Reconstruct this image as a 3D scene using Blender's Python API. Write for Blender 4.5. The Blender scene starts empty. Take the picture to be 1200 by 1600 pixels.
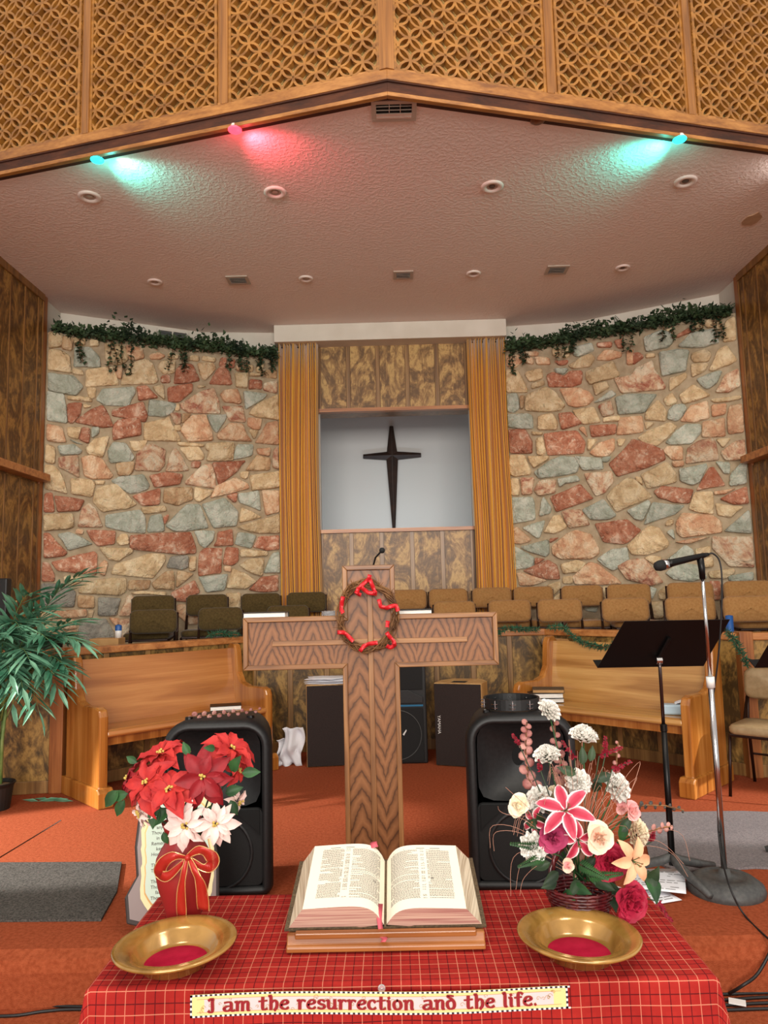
import bpy, math, random
from mathutils import Vector, Matrix, noise
# ------------------------------------------------------------------ camera, world, lights, exposure
SC = bpy.context.scene
COL = SC.collection
FPX = 1150.0; CAMZ = 1.6
psi, th, rho = 12/1150, math.atan(128/1150), .0245
cF = Vector((-math.sin(psi)*math.cos(th), math.cos(psi)*math.cos(th), math.sin(th)))
r0 = Vector((math.cos(psi), math.sin(psi), 0)); u0 = r0.cross(cF)
cR = math.cos(rho)*r0 - math.sin(rho)*u0
cU = math.sin(rho)*r0 + math.cos(rho)*u0
cd = bpy.data.cameras.new('camera'); cam = bpy.data.objects.new('camera', cd); COL.objects.link(cam)
cd.sensor_fit = 'VERTICAL'; cd.sensor_height = 24; cd.lens = 24*FPX/1600; cd.clip_start = .05; cd.clip_end = 100
cam.matrix_world = Matrix(((cR.x, cU.x, -cF.x, 0), (cR.y, cU.y, -cF.y, 0), (cR.z, cU.z, -cF.z, CAMZ), (0, 0, 0, 1)))
SC.camera = cam
SC.view_settings.view_transform = 'Standard'; SC.view_settings.look = 'None'
SC.view_settings.gamma = 1; SC.view_settings.use_curve_mapping = False
SC.view_settings.exposure = 0.0
SC.cycles.use_denoising = True
SC.cycles.max_bounces = 7; SC.cycles.diffuse_bounces = 4
def lin(c):
    return tuple((x/255/12.92 if x/255 <= .04045 else ((x/255+.055)/1.055)**2.4) for x in c)
W = bpy.data.worlds.new('world'); SC.world = W; W.use_nodes = True
W.node_tree.nodes['Background'].inputs[0].default_value = (1, .95, .89, 1)
W.node_tree.nodes['Background'].inputs[1].default_value = .74
def area(name, loc, target, sx, sy, power, col):
    l = bpy.data.lights.new(name, 'AREA'); l.shape = 'RECTANGLE'; l.size = sx; l.size_y = sy; l.energy = power; l.color = col
    o = bpy.data.objects.new(name, l); COL.objects.link(o); o.location = loc
    o.rotation_euler = (Vector(target)-Vector(loc)).to_track_quat('-Z', 'Y').to_euler(); return o
def spot(name, loc, target, size, power, col, blend=.6, radius=.03):
    l = bpy.data.lights.new(name, 'SPOT'); l.spot_size = math.radians(size); l.energy = power; l.color = col
    l.spot_blend = blend; l.shadow_soft_size = radius
    o = bpy.data.objects.new(name, l); COL.objects.link(o); o.location = loc
    o.rotation_euler = (Vector(target)-Vector(loc)).to_track_quat('-Z', 'Y').to_euler(); return o
area('nave_ceiling_light_front', (-1.5, .6, 5.9), (-1.0, 4.5, .5), 1.2, 1.2, 78, (1, .9, .76))
area('nave_ceiling_light_side', (2.2, .6, 5.9), (1.2, 4.5, .5), 1.2, 1.2, 95, (1, .9, .76))
area('nave_rear_fill', (0, -6.5, 3.3), (0, 8, 2.3), 7, 2.6, 900, (1, .95, .88))  # soft fill panel added behind the camera to brighten the alcove
spot('left_daylight', (-7.2, 3.6, 3.0), (-1.95, 4.5, .2), 15.5, 4600, (1, .95, .9), .25, .06)
spot('right_daylight', (7.4, 3.2, 3.2), (2.0, 4.75, .2), 12, 2400, (1, .95, .9), .35, .08)
area('baptistry_light', (.04, 8.62, 2.25), (.04, 9.7, 2.9), 1.4, .08, 5, (.72, .87, 1))

# ------------------------------------------------------------------ helpers
def ray(px, py): return cF*FPX + cR*(px-600) + cU*(800-py)
CO = Vector((0, 0, CAMZ))
def at(px, py, Y): d = ray(px, py); return CO + d*(Y/d.y)
def atz(px, py, z): d = ray(px, py); return CO + d*((z-CAMZ)/d.z)
def rnd(a, b): return random.uniform(a, b)
ROOTM = {}
class MB:
    def __init__(s): s.v = []; s.f = []; s.uv = None
    def add(s, vs, fs, M=None):
        n = len(s.v)
        s.v += [tuple(M @ Vector(p)) for p in vs] if M is not None else [tuple(p) for p in vs]
        s.f += [tuple(i+n for i in f) for f in fs]; return s
    def box(s, x0, x1, y0, y1, z0, z1, M=None):
        vs = [(x, y, z) for x in (x0, x1) for y in (y0, y1) for z in (z0, z1)]
        return s.add(vs, [(0, 1, 3, 2), (4, 6, 7, 5), (0, 4, 5, 1), (2, 3, 7, 6), (0, 2, 6, 4), (1, 5, 7, 3)], M)
    def prism(s, poly, h0, h1, M=None, axis='z'):
        n = len(poly); mp = {'z': lambda a, b, h: (a, b, h), 'y': lambda a, b, h: (a, h, b), 'x': lambda a, b, h: (h, a, b)}[axis]
        vs = [mp(a, b, h0) for a, b in poly] + [mp(a, b, h1) for a, b in poly]
        fs = [tuple(range(n))[::-1], tuple(range(n, 2*n))] + [(i, (i+1) % n, n+(i+1) % n, n+i) for i in range(n)]
        return s.add(vs, fs, M)
    def tube(s, pts, r, n=8, M=None, cap=True, flat=1.0):
        pts = [Vector(p) for p in pts]; rs = r if isinstance(r, (list, tuple)) else [r]*len(pts)
        vs = []; up = None
        for i, p in enumerate(pts):
            t = (pts[min(i+1, len(pts)-1)]-pts[max(i-1, 0)]).normalized()
            if up is None: up = Vector((0, 0, 1)) if abs(t.z) < .9 else Vector((1, 0, 0))
            a = t.cross(up).normalized(); b = a.cross(t).normalized(); up = b
            for k in range(n):
                c, q = math.cos(2*math.pi*k/n), math.sin(2*math.pi*k/n)
                vs.append(p + a*c*rs[i] + b*q*rs[i]*flat)
        fs = [(i*n+k, i*n+(k+1) % n, (i+1)*n+(k+1) % n, (i+1)*n+k) for i in range(len(pts)-1) for k in range(n)]
        if cap: fs += [tuple(range(n))[::-1], tuple(range((len(pts)-1)*n, len(pts)*n))]
        return s.add(vs, fs, M)
    def lathe(s, prof, n=24, M=None, cap=False):
        vs = [(r*math.cos(2*math.pi*k/n), r*math.sin(2*math.pi*k/n), z) for r, z in prof for k in range(n)]
        fs = [(i*n+k, i*n+(k+1) % n, (i+1)*n+(k+1) % n, (i+1)*n+k) for i in range(len(prof)-1) for k in range(n)]
        if cap: fs += [tuple(range(n))[::-1], tuple(range((len(prof)-1)*n, len(prof)*n))]
        return s.add(vs, fs, M)
    def grid(s, fn, nu, nv, M=None, closeu=False):
        vs = [fn(i/nu, j/nv) for j in range(nv+1) for i in range(nu+1)]
        fs = [(j*(nu+1)+i, j*(nu+1)+i+1, (j+1)*(nu+1)+i+1, (j+1)*(nu+1)+i) for j in range(nv) for i in range(nu)]
        return s.add(vs, fs, M)
    def ball(s, c, r, n=8, M=None, sz=1.0):
        m = n//2+1
        prof = [(max(r*math.sin(math.pi*i/m), 1e-4), -r*sz*math.cos(math.pi*i/m)) for i in range(m+1)]
        return s.lathe(prof, n, (M or Matrix()) @ Matrix.Translation(c))
    def build(s, name, mat, parent=None, smooth=False, bevel=0, solid=0, local=False, sub=0, kind=None, loc=None):
        me = bpy.data.meshes.new(name)
        vs = s.v
        if parent is not None and not local and parent.name in ROOTM:
            im = ROOTM[parent.name].inverted(); vs = [tuple(im @ Vector(p)) for p in vs]
        if loc is not None: vs = [(p[0]-loc[0], p[1]-loc[1], p[2]-loc[2]) for p in vs]
        me.from_pydata(vs, [], s.f); me.update()
        if smooth: me.polygons.foreach_set('use_smooth', [True]*len(me.polygons))
        me.materials.append(mat)
        o = bpy.data.objects.new(name, me); COL.objects.link(o)
        if loc is not None: o.location = loc
        if parent is not None:
            o.parent = parent
            if parent.name in ROOTM and not loc: ROOTM[o.name] = ROOTM[parent.name]
        if solid: m = o.modifiers.new('s', 'SOLIDIFY'); m.thickness = solid; m.offset = 0
        if bevel:
            m = o.modifiers.new('b', 'BEVEL'); m.width = bevel; m.segments = 2; m.limit_method = 'ANGLE'; m.angle_limit = .7
        if sub: m = o.modifiers.new('u', 'SUBSURF'); m.levels = sub; m.render_levels = sub
        if kind: o['kind'] = kind
        return o
def tag(o, label=None, cat=None, group=None, kind=None):
    if label: o['label'] = label
    if cat: o['category'] = cat
    if group: o['group'] = group
    if kind: o['kind'] = kind
    return o
def thing(name, label, cat, loc=(0, 0, 0), rz=0, group=None):
    o = bpy.data.objects.new(name, None); COL.objects.link(o); o.location = loc; o.rotation_euler = (0, 0, rz)
    o.empty_display_size = .1
    ROOTM[o.name] = Matrix.Translation(loc) @ Matrix.Rotation(rz, 4, 'Z')
    return tag(o, label, cat, group)
def children(o): return [c for c in list(o.children)]
def copy_tree(o, parent=None):
    c = o.copy(); COL.objects.link(c)
    if parent is not None: c.parent = parent
    for ch in children(o): copy_tree(ch, c)
    return c
def curve_to_mesh(o, name, parent, loc, rot):
    me = bpy.data.meshes.new_from_object(o.evaluated_get(bpy.context.evaluated_depsgraph_get())); bpy.data.objects.remove(o)
    q_ = bpy.data.objects.new(name, me); COL.objects.link(q_); q_.parent = parent; q_.location = loc; q_.rotation_euler = rot; return q_
def smooth(pts, k=5):
    P_ = [Vector(p) for p in pts]; out = []
    for i in range(len(P_)-1):
        p0, p1, p2, p3 = P_[max(i-1, 0)], P_[i], P_[i+1], P_[min(i+2, len(P_)-1)]
        for a in range(k):
            s = a/k; out.append(.5*((2*p1)+(-p0+p2)*s+(2*p0-5*p1+4*p2-p3)*s*s+(-p0+3*p1-3*p2+p3)*s**3))
    return out+[P_[-1]]
def orient(loc, direction, roll=0, s=1):
    q = Vector(direction).to_track_quat('Z', 'Y')
    return Matrix.Translation(loc) @ q.to_matrix().to_4x4() @ Matrix.Rotation(roll, 4, 'Z') @ Matrix.Scale(s, 4)

# ------------------------------------------------------------------ materials
class NT:
    def __init__(s, name):
        s.m = bpy.data.materials.new(name); s.m.use_nodes = True; s.t = s.m.node_tree
        s.b = s.t.nodes['Principled BSDF']
    def n(s, typ, **kw):
        x = s.t.nodes.new(typ)
        for k, v in kw.items():
            if k.startswith('_'): setattr(x, k[1:], v)
            else: x.inputs[k.replace('__', ' ')].default_value = v
        return x
    def l(s, a, b): s.t.links.new(a, b)
    def coords(s, scale=(1, 1, 1), rot=(0, 0, 0), kind='Object'):
        c = s.n('ShaderNodeTexCoord'); m = s.n('ShaderNodeMapping'); m.inputs['Scale'].default_value = scale; m.inputs['Rotation'].default_value = rot
        s.l(c.outputs[kind], m.inputs[0]); return m.outputs[0]
    def ramp(s, fac, stops):
        r = s.n('ShaderNodeValToRGB'); e = r.color_ramp.elements
        while len(e) < len(stops): e.new(.5)
        for x, (p, c) in zip(e, stops): x.position = p; x.color = (*lin(c), 1)
        s.l(fac, r.inputs[0]); return r.outputs[0]
    def math(s, op, a, b=None, c=None):
        x = s.n('ShaderNodeMath', _operation=op)
        for i, v in enumerate((a, b, c)):
            if v is None: continue
            if isinstance(v, (int, float)): x.inputs[i].default_value = v
            else: s.l(v, x.inputs[i])
        return x.outputs[0]
    def mix(s, fac, a, b, blend='MIX'):
        x = s.n('ShaderNodeMix', _data_type='RGBA', _blend_type=blend)
        for sock, v in ((x.inputs[0], fac), (x.inputs[6], a), (x.inputs[7], b)):
            if isinstance(v, (int, float)): sock.default_value = v
            elif isinstance(v, tuple): sock.default_value = (*lin(v), 1)
            else: s.l(v, sock)
        return x.outputs[2]
    def bump(s, h, strength=.3, dist=.01):
        x = s.n('ShaderNodeBump'); x.inputs['Strength'].default_value = strength; x.inputs['Distance'].default_value = dist
        s.l(h, x.inputs['Height']); s.l(x.outputs[0], s.b.inputs['Normal'])
    def fin(s, col=None, rough=.6, metal=0, spec=.5, coat=0, sheen=0):
        if isinstance(col, tuple): s.b.inputs['Base Color'].default_value = (*lin(col), 1)
        elif col is not None: s.l(col, s.b.inputs['Base Color'])
        s.b.inputs['Roughness'].default_value = rough; s.b.inputs['Metallic'].default_value = metal
        s.b.inputs['Specular IOR Level'].default_value = spec; s.b.inputs['Coat Weight'].default_value = coat
        s.b.inputs['Coat Roughness'].default_value = .15
        s.b.inputs['Sheen Weight'].default_value = sheen
        return s.m
def noisy(name, c1, c2, scale=8, rough=.6, metal=0, bump=0, bscale=40, bdist=.004, spec=.5, detail=4, stretch=(1, 1, 1), coat=0, sheen=0, lo=.35, hi=.65):
    t = NT(name); co = t.coords(stretch)
    n = t.n('ShaderNodeTexNoise', Scale=scale, Detail=detail); t.l(co, n.inputs['Vector'])
    c = t.ramp(n.outputs[0], [(lo, c1), (hi, c2)])
    if bump:
        b = t.n('ShaderNodeTexNoise', Scale=bscale, Detail=3); t.l(co, b.inputs['Vector']); t.bump(b.outputs[0], bump, bdist)
    return t.fin(c, rough, metal, spec, coat, sheen)
def wood(name, cs, axis='x', scale=1, rough=.4, coat=.15, dist=3.0, bump=.05):
    """straight-ish grain along an axis"""
    t = NT(name); st = {'x': (1, 14, 14), 'y': (14, 1, 14), 'z': (14, 14, 1)}[axis]
    co = t.coords(tuple(v*scale for v in st)); w = t.n('ShaderNodeTexNoise', Scale=1.2, Detail=8, Distortion=dist*.2); t.l(co, w.inputs['Vector'])
    st2 = tuple(v*scale*(3 if v > 1 else 1) for v in st)
    co2 = t.coords(st2); n2 = t.n('ShaderNodeTexNoise', Scale=3, Detail=3); t.l(co2, n2.inputs['Vector'])
    f = t.math('ADD', t.math('MULTIPLY', w.outputs[0], .75), t.math('MULTIPLY', n2.outputs[0], .25))
    c = t.ramp(f, [(.36, cs[0]), (.5, cs[1]), (.64, cs[2])])
    t.bump(f, bump, .01); return t.fin(c, rough, 0, .5, coat)
def burl(name, cs, sc=3.2):
    t = NT(name); co = t.coords((1, 1, .6))
    n = t.n('ShaderNodeTexNoise', Scale=sc, Detail=7, Distortion=2.6, Roughness=.6); t.l(co, n.inputs['Vector'])
    n2 = t.n('ShaderNodeTexNoise', Scale=sc*2.6, Detail=6, Distortion=3.5, Roughness=.62); t.l(co, n2.inputs['Vector'])
    w = t.math('PINGPONG', t.math('MULTIPLY', n.outputs[0], 2.4), .5)
    f = t.math('ADD', t.math('MULTIPLY', w, .7), t.math('MULTIPLY', n2.outputs[0], .65))
    c = t.ramp(f, [(.34, cs[0]), (.52, cs[1]), (.68, cs[2]), (.8, cs[1])])
    return t.fin(c, .45, 0, .4, .08)
def cathedral(name, cs, mode, period, slope, freq, center=0.0):
    """plain-sawn oak: stacked V arches; period = arch width, center = x of an arch tip"""
    t = NT(name); c = t.n('ShaderNodeTexCoord'); sp = t.n('ShaderNodeSeparateXYZ'); t.l(c.outputs['Object'], sp.inputs[0])
    nz = t.n('ShaderNodeTexNoise', Scale=6, Detail=4, Roughness=.6); t.l(c.outputs['Object'], nz.inputs['Vector'])
    n3 = t.n('ShaderNodeTexNoise', Scale=60, Detail=2); t.l(c.outputs['Object'], n3.inputs['Vector'])
    x = t.math('PINGPONG', t.math('SUBTRACT', sp.outputs[0], center), period/2)
    v = t.math('MULTIPLY', t.math('POWER', t.math('DIVIDE', x, period/2), .85), slope)
    z = t.math('ADD', t.math('MULTIPLY', sp.outputs[2], mode), v)
    z = t.math('ADD', z, t.math('MULTIPLY', nz.outputs[0], .16))
    z = t.math('ADD', z, t.math('MULTIPLY', n3.outputs[0], .006))
    s = t.math('FRACT', t.math('MULTIPLY', z, freq))
    cmap = t.coords((60, 60, 3)); fn = t.n('ShaderNodeTexNoise', Scale=3, Detail=2); t.l(cmap, fn.inputs['Vector'])
    cc = t.ramp(s, [(0, cs[0]), (.12, cs[1]), (.5, cs[2]), (.82, cs[1]), (1, cs[0])])
    cc = t.mix(t.math('MULTIPLY', fn.outputs[0], .3), cc, cs[1])
    t.bump(s, .04, .004); return t.fin(cc, .45, 0, .4, .1)
def stone_mat(name, a, b, c, thr=.5):
    t = NT(name); co = t.coords(); oi = t.n('ShaderNodeObjectInfo')
    ad = t.n('ShaderNodeVectorMath', _operation='ADD'); mul = t.math('MULTIPLY', oi.outputs['Random'], 50)
    cb = t.n('ShaderNodeCombineXYZ'); t.l(mul, cb.inputs[0]); t.l(mul, cb.inputs[2]); t.l(co, ad.inputs[0]); t.l(cb.outputs[0], ad.inputs[1])
    n = t.n('ShaderNodeTexNoise', Scale=7, Detail=6, Roughness=.65, Distortion=.6); t.l(ad.outputs[0], n.inputs['Vector'])
    n2 = t.n('ShaderNodeTexNoise', Scale=30, Detail=4); t.l(ad.outputs[0], n2.inputs['Vector'])
    c1 = t.ramp(n.outputs[0], [(thr-.1, a), (thr+.02, b), (thr+.12, c)])
    c2 = t.mix(t.math('MULTIPLY', t.math('SUBTRACT', n2.outputs[0], .3), .5), c1, c, 'MIX')
    n5 = t.n('ShaderNodeTexNoise', Scale=17, Detail=7, Roughness=.7, Distortion=1.2); t.l(ad.outputs[0], n5.inputs['Vector'])
    sp_ = t.math('MULTIPLY', t.math('MAXIMUM', t.math('SUBTRACT', n5.outputs[0], .56), 0), 7 if thr > .51 else 3)
    x_ = t.mix(t.math('MINIMUM', sp_, 1), c2, (236, 214, 188)); dk_ = t.math('MULTIPLY', t.math('MAXIMUM', t.math('SUBTRACT', .42, n5.outputs[0]), 0), 5)
    c2 = t.mix(t.math('MINIMUM', dk_, .6), x_, a)
    k = t.math('ADD', t.math('MULTIPLY', oi.outputs['Random'], .26), .84)
    hs = t.n('ShaderNodeHueSaturation'); t.l(c2, hs.inputs['Color']); t.l(k, hs.inputs['Value'])
    n4 = t.n('ShaderNodeTexNoise', Scale=14, Detail=5, Roughness=.6, Distortion=.4); t.l(ad.outputs[0], n4.inputs['Vector'])
    t.bump(n4.outputs[0], 1.0, .05)
    return t.fin(hs.outputs[0], .8, 0, .3)
def plain(name, col, rough=.5, metal=0, spec=.5, coat=0): return NT(name).fin(col, rough, metal, spec, coat)
def emit(name, col, st):
    t = NT(name); t.b.inputs['Emission Color'].default_value = (*lin(col), 1); t.b.inputs['Emission Strength'].default_value = st
    return t.fin(col, .4)

M = {}
M['carpet'] = noisy('carpet_orange', (142, 66, 38), (163, 82, 51), 60, .95, bump=.7, bscale=260, bdist=.006, spec=.1, detail=9)
M['mat'] = noisy('grey_mat', (60, 58, 55), (96, 92, 87), 120, .95, bump=.6, bscale=300, bdist=.004, spec=.1)
M['mat2'] = noisy('grey_runner', (108, 102, 104), (136, 128, 128), 120, .95, bump=.5, bscale=300, bdist=.004, spec=.1)
M['ceil'] = None
def ceil_mat():
    t = NT('ceiling_plaster'); co = t.coords()
    n = t.n('ShaderNodeTexNoise', Scale=34, Detail=2, Roughness=.5); t.l(co, n.inputs['Vector'])
    r = t.ramp(n.outputs[0], [(.46, (0, 0, 0)), (.58, (255, 255, 255))])
    t.bump(r, .35, .006); return t.fin((230, 210, 200), .6, 0, .35)
M['ceil'] = ceil_mat()
M['plaster'] = noisy('white_plaster', (206, 196, 182), (216, 207, 194), 3, .8, bump=.15, bscale=50)
M['niche'] = plain('niche_white', (204, 204, 202), .8)
M['mortar'] = noisy('mortar', (156, 138, 112), (178, 160, 134), 12, .95, bump=.6, bscale=60, bdist=.008, spec=.1)
M['dk'] = burl('burl_dark', ((84, 54, 22), (126, 88, 40), (168, 124, 62)), 3.4)
M['bl'] = burl('burl_light', ((104, 74, 40), (150, 112, 64), (196, 158, 96)), 3.6)
M['bm'] = burl('burl_mid', ((72, 52, 22), (124, 92, 44), (166, 128, 66)), 3.2)
M['batten'] = wood('batten_wood', ((104, 70, 34), (136, 98, 52), (158, 118, 68)), 'z')
M['batdark'] = wood('batten_dark', ((92, 58, 24), (120, 80, 36), (142, 98, 50)), 'z')
M['trimz'] = wood('trim_upright', ((120, 66, 28), (150, 90, 44), (166, 106, 56)), 'z')
M['cap'] = wood('rail_cap_wood', ((140, 82, 38), (176, 112, 58), (196, 134, 76)), 'x')
M['pew'] = wood('pew_wood', ((160, 98, 46), (180, 116, 58), (194, 132, 72)), 'x', .7, .3, .35)
M['pewr'] = wood('pew_wood_pale', ((158, 108, 52), (186, 136, 74), (204, 158, 94)), 'x', .7, .3, .3)
M['pewz'] = wood('pew_end_wood', ((142, 82, 28), (172, 108, 44), (190, 128, 62)), 'z', .8, .25, .45)
M['fas'] = wood('fascia_wood', ((118, 70, 26), (152, 98, 42), (178, 122, 60)), 'x', .8, .35, .25)
M['fasz'] = wood('fascia_upright', ((112, 68, 26), (146, 94, 40), (170, 116, 56)), 'z', .8, .35, .25)
M['fasd'] = wood('fascia_dark', ((50, 24, 10), (68, 33, 15), (84, 44, 22)), 'x', .8, .85, 0)
M['lat'] = noisy('fretwork_wood', (126, 80, 30), (166, 112, 46), 6, .38, stretch=(1, 1, 4), coat=.15)
M['latb'] = noisy('fret_backing', (236, 200, 122), (246, 214, 140), 3, .75)
M['oak'] = wood('oak_moulding', ((102, 64, 34), (142, 96, 54), (170, 122, 74)), 'x', 1.6, .45, .1)
M['oakz'] = wood('oak_moulding_upright', ((102, 64, 34), (142, 96, 54), (170, 122, 74)), 'z', 1.6, .45, .1)
M['oakstem'] = cathedral('oak_stem', ((64, 36, 18), (124, 80, 46), (150, 100, 62)), 1, .216, -.20, 12, .054)
M['oakarm'] = cathedral('oak_arm', ((64, 36, 18), (122, 78, 46), (148, 98, 60)), 1, .19, -.24, 14, .02)
M['blk'] = noisy('black_plastic', (20, 20, 21), (28, 28, 29), 60, .5, bump=.15, bscale=400, bdist=.001)
M['blkm'] = plain('black_metal', (24, 22, 22), .35, .6)
M['grl'] = noisy('speaker_grille', (12, 12, 13), (18, 18, 18), 200, .8, bump=.5, bscale=500, bdist=.002)
M['brn'] = noisy('brown_grille_cloth', (36, 26, 24), (46, 34, 30), 200, .9, bump=.3, bscale=400, bdist=.001)
M['boxw'] = wood('speaker_box_wood', ((170, 124, 70), (194, 148, 90), (206, 164, 106)), 'z', .8, .5, .05)
M['hole'] = plain('dark_recess', (6, 6, 6), .9)
M['paper'] = noisy('white_paper', (222, 222, 228), (236, 236, 240), 5, .8)
M['page'] = noisy('bible_page', (243, 234, 214), (248, 240, 222), 2, .8)
M['edge'] = None
def edge_mat():
    t = NT('page_edges'); co = t.coords((1, 1, 120)); n = t.n('ShaderNodeTexNoise', Scale=3, Detail=2); t.l(co, n.inputs['Vector'])
    c = t.ramp(n.outputs[0], [(.35, (184, 162, 134)), (.6, (228, 212, 186))]); return t.fin(c, .8)
M['edge'] = edge_mat()
M['edgew'] = noisy('white_page_edges', (226, 222, 214), (242, 240, 234), 40, .7, stretch=(1, 1, 12))
M['edgep'] = noisy('pink_page_edges', (156, 100, 92), (204, 168, 148), 12, .8, stretch=(.3, 1, 30))
M['ink'] = plain('print_ink', (98, 92, 86), .9)
M['black'] = plain('black_leather', (18, 15, 14), .45)
M['brcov'] = noisy('brown_cover', (70, 54, 36), (98, 80, 56), 150, .8, bump=.5, bscale=300, bdist=.002)
M['stand'] = wood('book_stand_wood', ((120, 66, 26), (150, 90, 42), (170, 110, 58)), 'x', 1, .35, .2)
M['gold'] = None
def plate_mat():
    t = NT('brass_wood_plate'); co = t.coords((5, 5, 5)); n = t.n('ShaderNodeTexNoise', Scale=2.2, Detail=5, Distortion=1); t.l(co, n.inputs['Vector'])
    c = t.ramp(n.outputs[0], [(.35, (136, 98, 40)), (.65, (182, 138, 70))]); return t.fin(c, .2, .3, .6, .6)
M['gold'] = plate_mat()
M['felt'] = noisy('crimson_felt', (158, 18, 48), (176, 26, 58), 30, .95, bump=.3, bscale=300, bdist=.001, spec=.1)
M['vase'] = plain('red_vase', (150, 34, 34), .45)
M['ribbon'] = plain('red_sheer_ribbon', (190, 44, 34), .35, .1); M['ribbon'].node_tree.nodes['Principled BSDF'].inputs['Alpha'].default_value = .72
M['goldwire'] = plain('gold_ribbon_edge', (232, 190, 124), .3, .6)
M['red'] = noisy('poinsettia_red', (164, 22, 26), (196, 46, 40), 30, .7, bump=.4, bscale=60, bdist=.003)
M['dred'] = noisy('poinsettia_deep_red', (126, 10, 22), (154, 20, 32), 20, .65, bump=.2, bscale=50, bdist=.002)
M['pwh'] = noisy('poinsettia_blush', (222, 186, 180), (240, 218, 208), 20, .75, bump=.2, bscale=60, bdist=.002)
M['grn'] = noisy('silk_leaf_green', (24, 58, 28), (48, 92, 44), 18, .6, bump=.2, bscale=60, bdist=.002)
M['grn2'] = noisy('silk_leaf_dark', (26, 44, 26), (50, 72, 42), 18, .6)
M['ivy'] = noisy('ivy_leaf', (30, 48, 28), (62, 84, 50), 6, .7)
M['pine'] = noisy('pine_garland', (26, 72, 50), (60, 110, 78), 30, .8)
M['palm'] = noisy('palm_leaf', (52, 110, 82), (126, 178, 146), 5, .45)
M['palmst'] = noisy('palm_stem', (96, 124, 60), (128, 146, 84), 20, .6)
M['yel'] = plain('stamen_yellow', (196, 170, 84), .7)
M['white'] = noisy('carnation_white', (232, 228, 220), (246, 243, 236), 30, .75)
M['cream'] = noisy('rose_cream', (236, 218, 186), (246, 234, 208), 18, .75)
M['peach'] = noisy('rose_peach', (232, 176, 150), (244, 214, 190), 14, .75)
M['pink'] = noisy('rose_pink', (222, 142, 142), (238, 182, 176), 14, .75)
M['mag'] = noisy('rose_magenta', (140, 22, 70), (184, 62, 104), 14, .7)
M['peony'] = noisy('peony_crimson', (142, 8, 42), (186, 26, 64), 14, .7)
M['peachl'] = noisy('lily_peach', (214, 156, 116), (236, 190, 150), 18, .7)
def lily_mat():
    t = NT('lily_pink_white_edge'); uv = t.n('ShaderNodeTexCoord'); sp = t.n('ShaderNodeSeparateXYZ'); t.l(uv.outputs['UV'], sp.inputs[0])
    a = t.math('ABSOLUTE', t.math('SUBTRACT', sp.outputs[0], .5)); n = t.n('ShaderNodeTexNoise', Scale=40); t.l(uv.outputs['UV'], n.inputs['Vector'])
    f = t.math('ADD', t.math('MULTIPLY', a, 2), t.math('MULTIPLY', t.math('SUBTRACT', n.outputs[0], .5), .3))
    f = t.math('MAXIMUM', f, t.math('MULTIPLY', t.math('SUBTRACT', sp.outputs[1], .45), 1.6))
    c = t.ramp(f, [(.3, (176, 30, 62)), (.68, (206, 84, 106)), (.86, (244, 226, 222))]); return t.fin(c, .6)
M['lily'] = lily_mat()
M['euc'] = noisy('eucalyptus_pink', (150, 88, 84), (196, 142, 132), 16, .7)
M['spray'] = plain('crimson_spray', (140, 14, 40), .7)
M['grass'] = plain('dried_grass', (172, 124, 104), .7)
M['basket'] = noisy('burgundy_wicker', (58, 8, 14), (96, 18, 24), 40, .4, coat=.3)
M['vine'] = noisy('vine_brown', (84, 52, 26), (134, 92, 50), 20, .7)
M['rib2'] = plain('red_satin_ribbon', (204, 30, 40), .35)
M['pribbon'] = plain('pink_ribbon', (196, 82, 96), .5)
M['olive'] = noisy('chair_fabric_darker', (70, 56, 30), (84, 68, 38), 60, .9, bump=.2, bscale=300, bdist=.001, spec=.1, sheen=.2)  # darker, greener tone given to the left-hand chair covers
M['tan'] = noisy('tan_fabric', (146, 104, 60), (160, 118, 72), 60, .9, bump=.2, bscale=300, bdist=.001, spec=.1, sheen=.2)
M['beige'] = noisy('beige_vinyl', (142, 118, 84), (156, 132, 98), 30, .5)
M['cmet'] = plain('chair_brown_metal', (44, 24, 18), .35, .5)
M['chrome'] = plain('chrome', (200, 196, 196), .18, 1)
M['cross'] = noisy('dark_cross_wood', (34, 20, 14), (50, 30, 20), 10, .45)
M['vent'] = plain('vent_metal', (176, 156, 140), .5)
M['ventd'] = plain('vent_dark', (96, 80, 70), .7)
M['dl'] = plain('downlight_trim', (226, 206, 196), .45)
M['dlin'] = plain('downlight_baffle', (176, 156, 144), .5)
M['bronze'] = plain('bronze', (120, 74, 48), .35, .6)
M['cyan'] = emit('cyan_bulb', (40, 225, 240), 3)
M['redb'] = emit('red_bulb', (255, 60, 80), 3)
M['rug'] = M['mat']
M['glass'] = NT('clear_glass').fin((230, 230, 232), .08, 0, .6); M['glass'].node_tree.nodes['Principled BSDF'].inputs['Transmission Weight'].default_value = .75
M['pot'] = plain('black_pot', (22, 22, 20), .5)
M['soil'] = noisy('moss', (90, 70, 50), (120, 96, 70), 40, .9)
M['cable'] = plain('black_cable', (16, 14, 14), .5)
M['castg'] = noisy('cast_grey', (62, 62, 62), (76, 76, 74), 60, .55, bump=.1, bscale=200)
M['white_pl'] = plain('white_plastic', (226, 224, 220), .4)
M['tissue'] = plain('pale_blue_pack', (176, 200, 214), .3)
M['blue'] = plain('blue_plastic', (36, 84, 150), .4)
M['card'] = noisy('cardboard', (170, 128, 78), (190, 146, 94), 8, .8)
def curt_mat():
    t = NT('gold_curtain'); co = t.coords((40, 40, .4)); n = t.n('ShaderNodeTexNoise', Scale=2, Detail=3); t.l(co, n.inputs['Vector'])
    c = t.ramp(n.outputs[0], [(.35, (196, 134, 34)), (.65, (230, 170, 60))]); return t.fin(c, .55, 0, .3, 0, .3)
M['curt'] = curt_mat()
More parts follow.
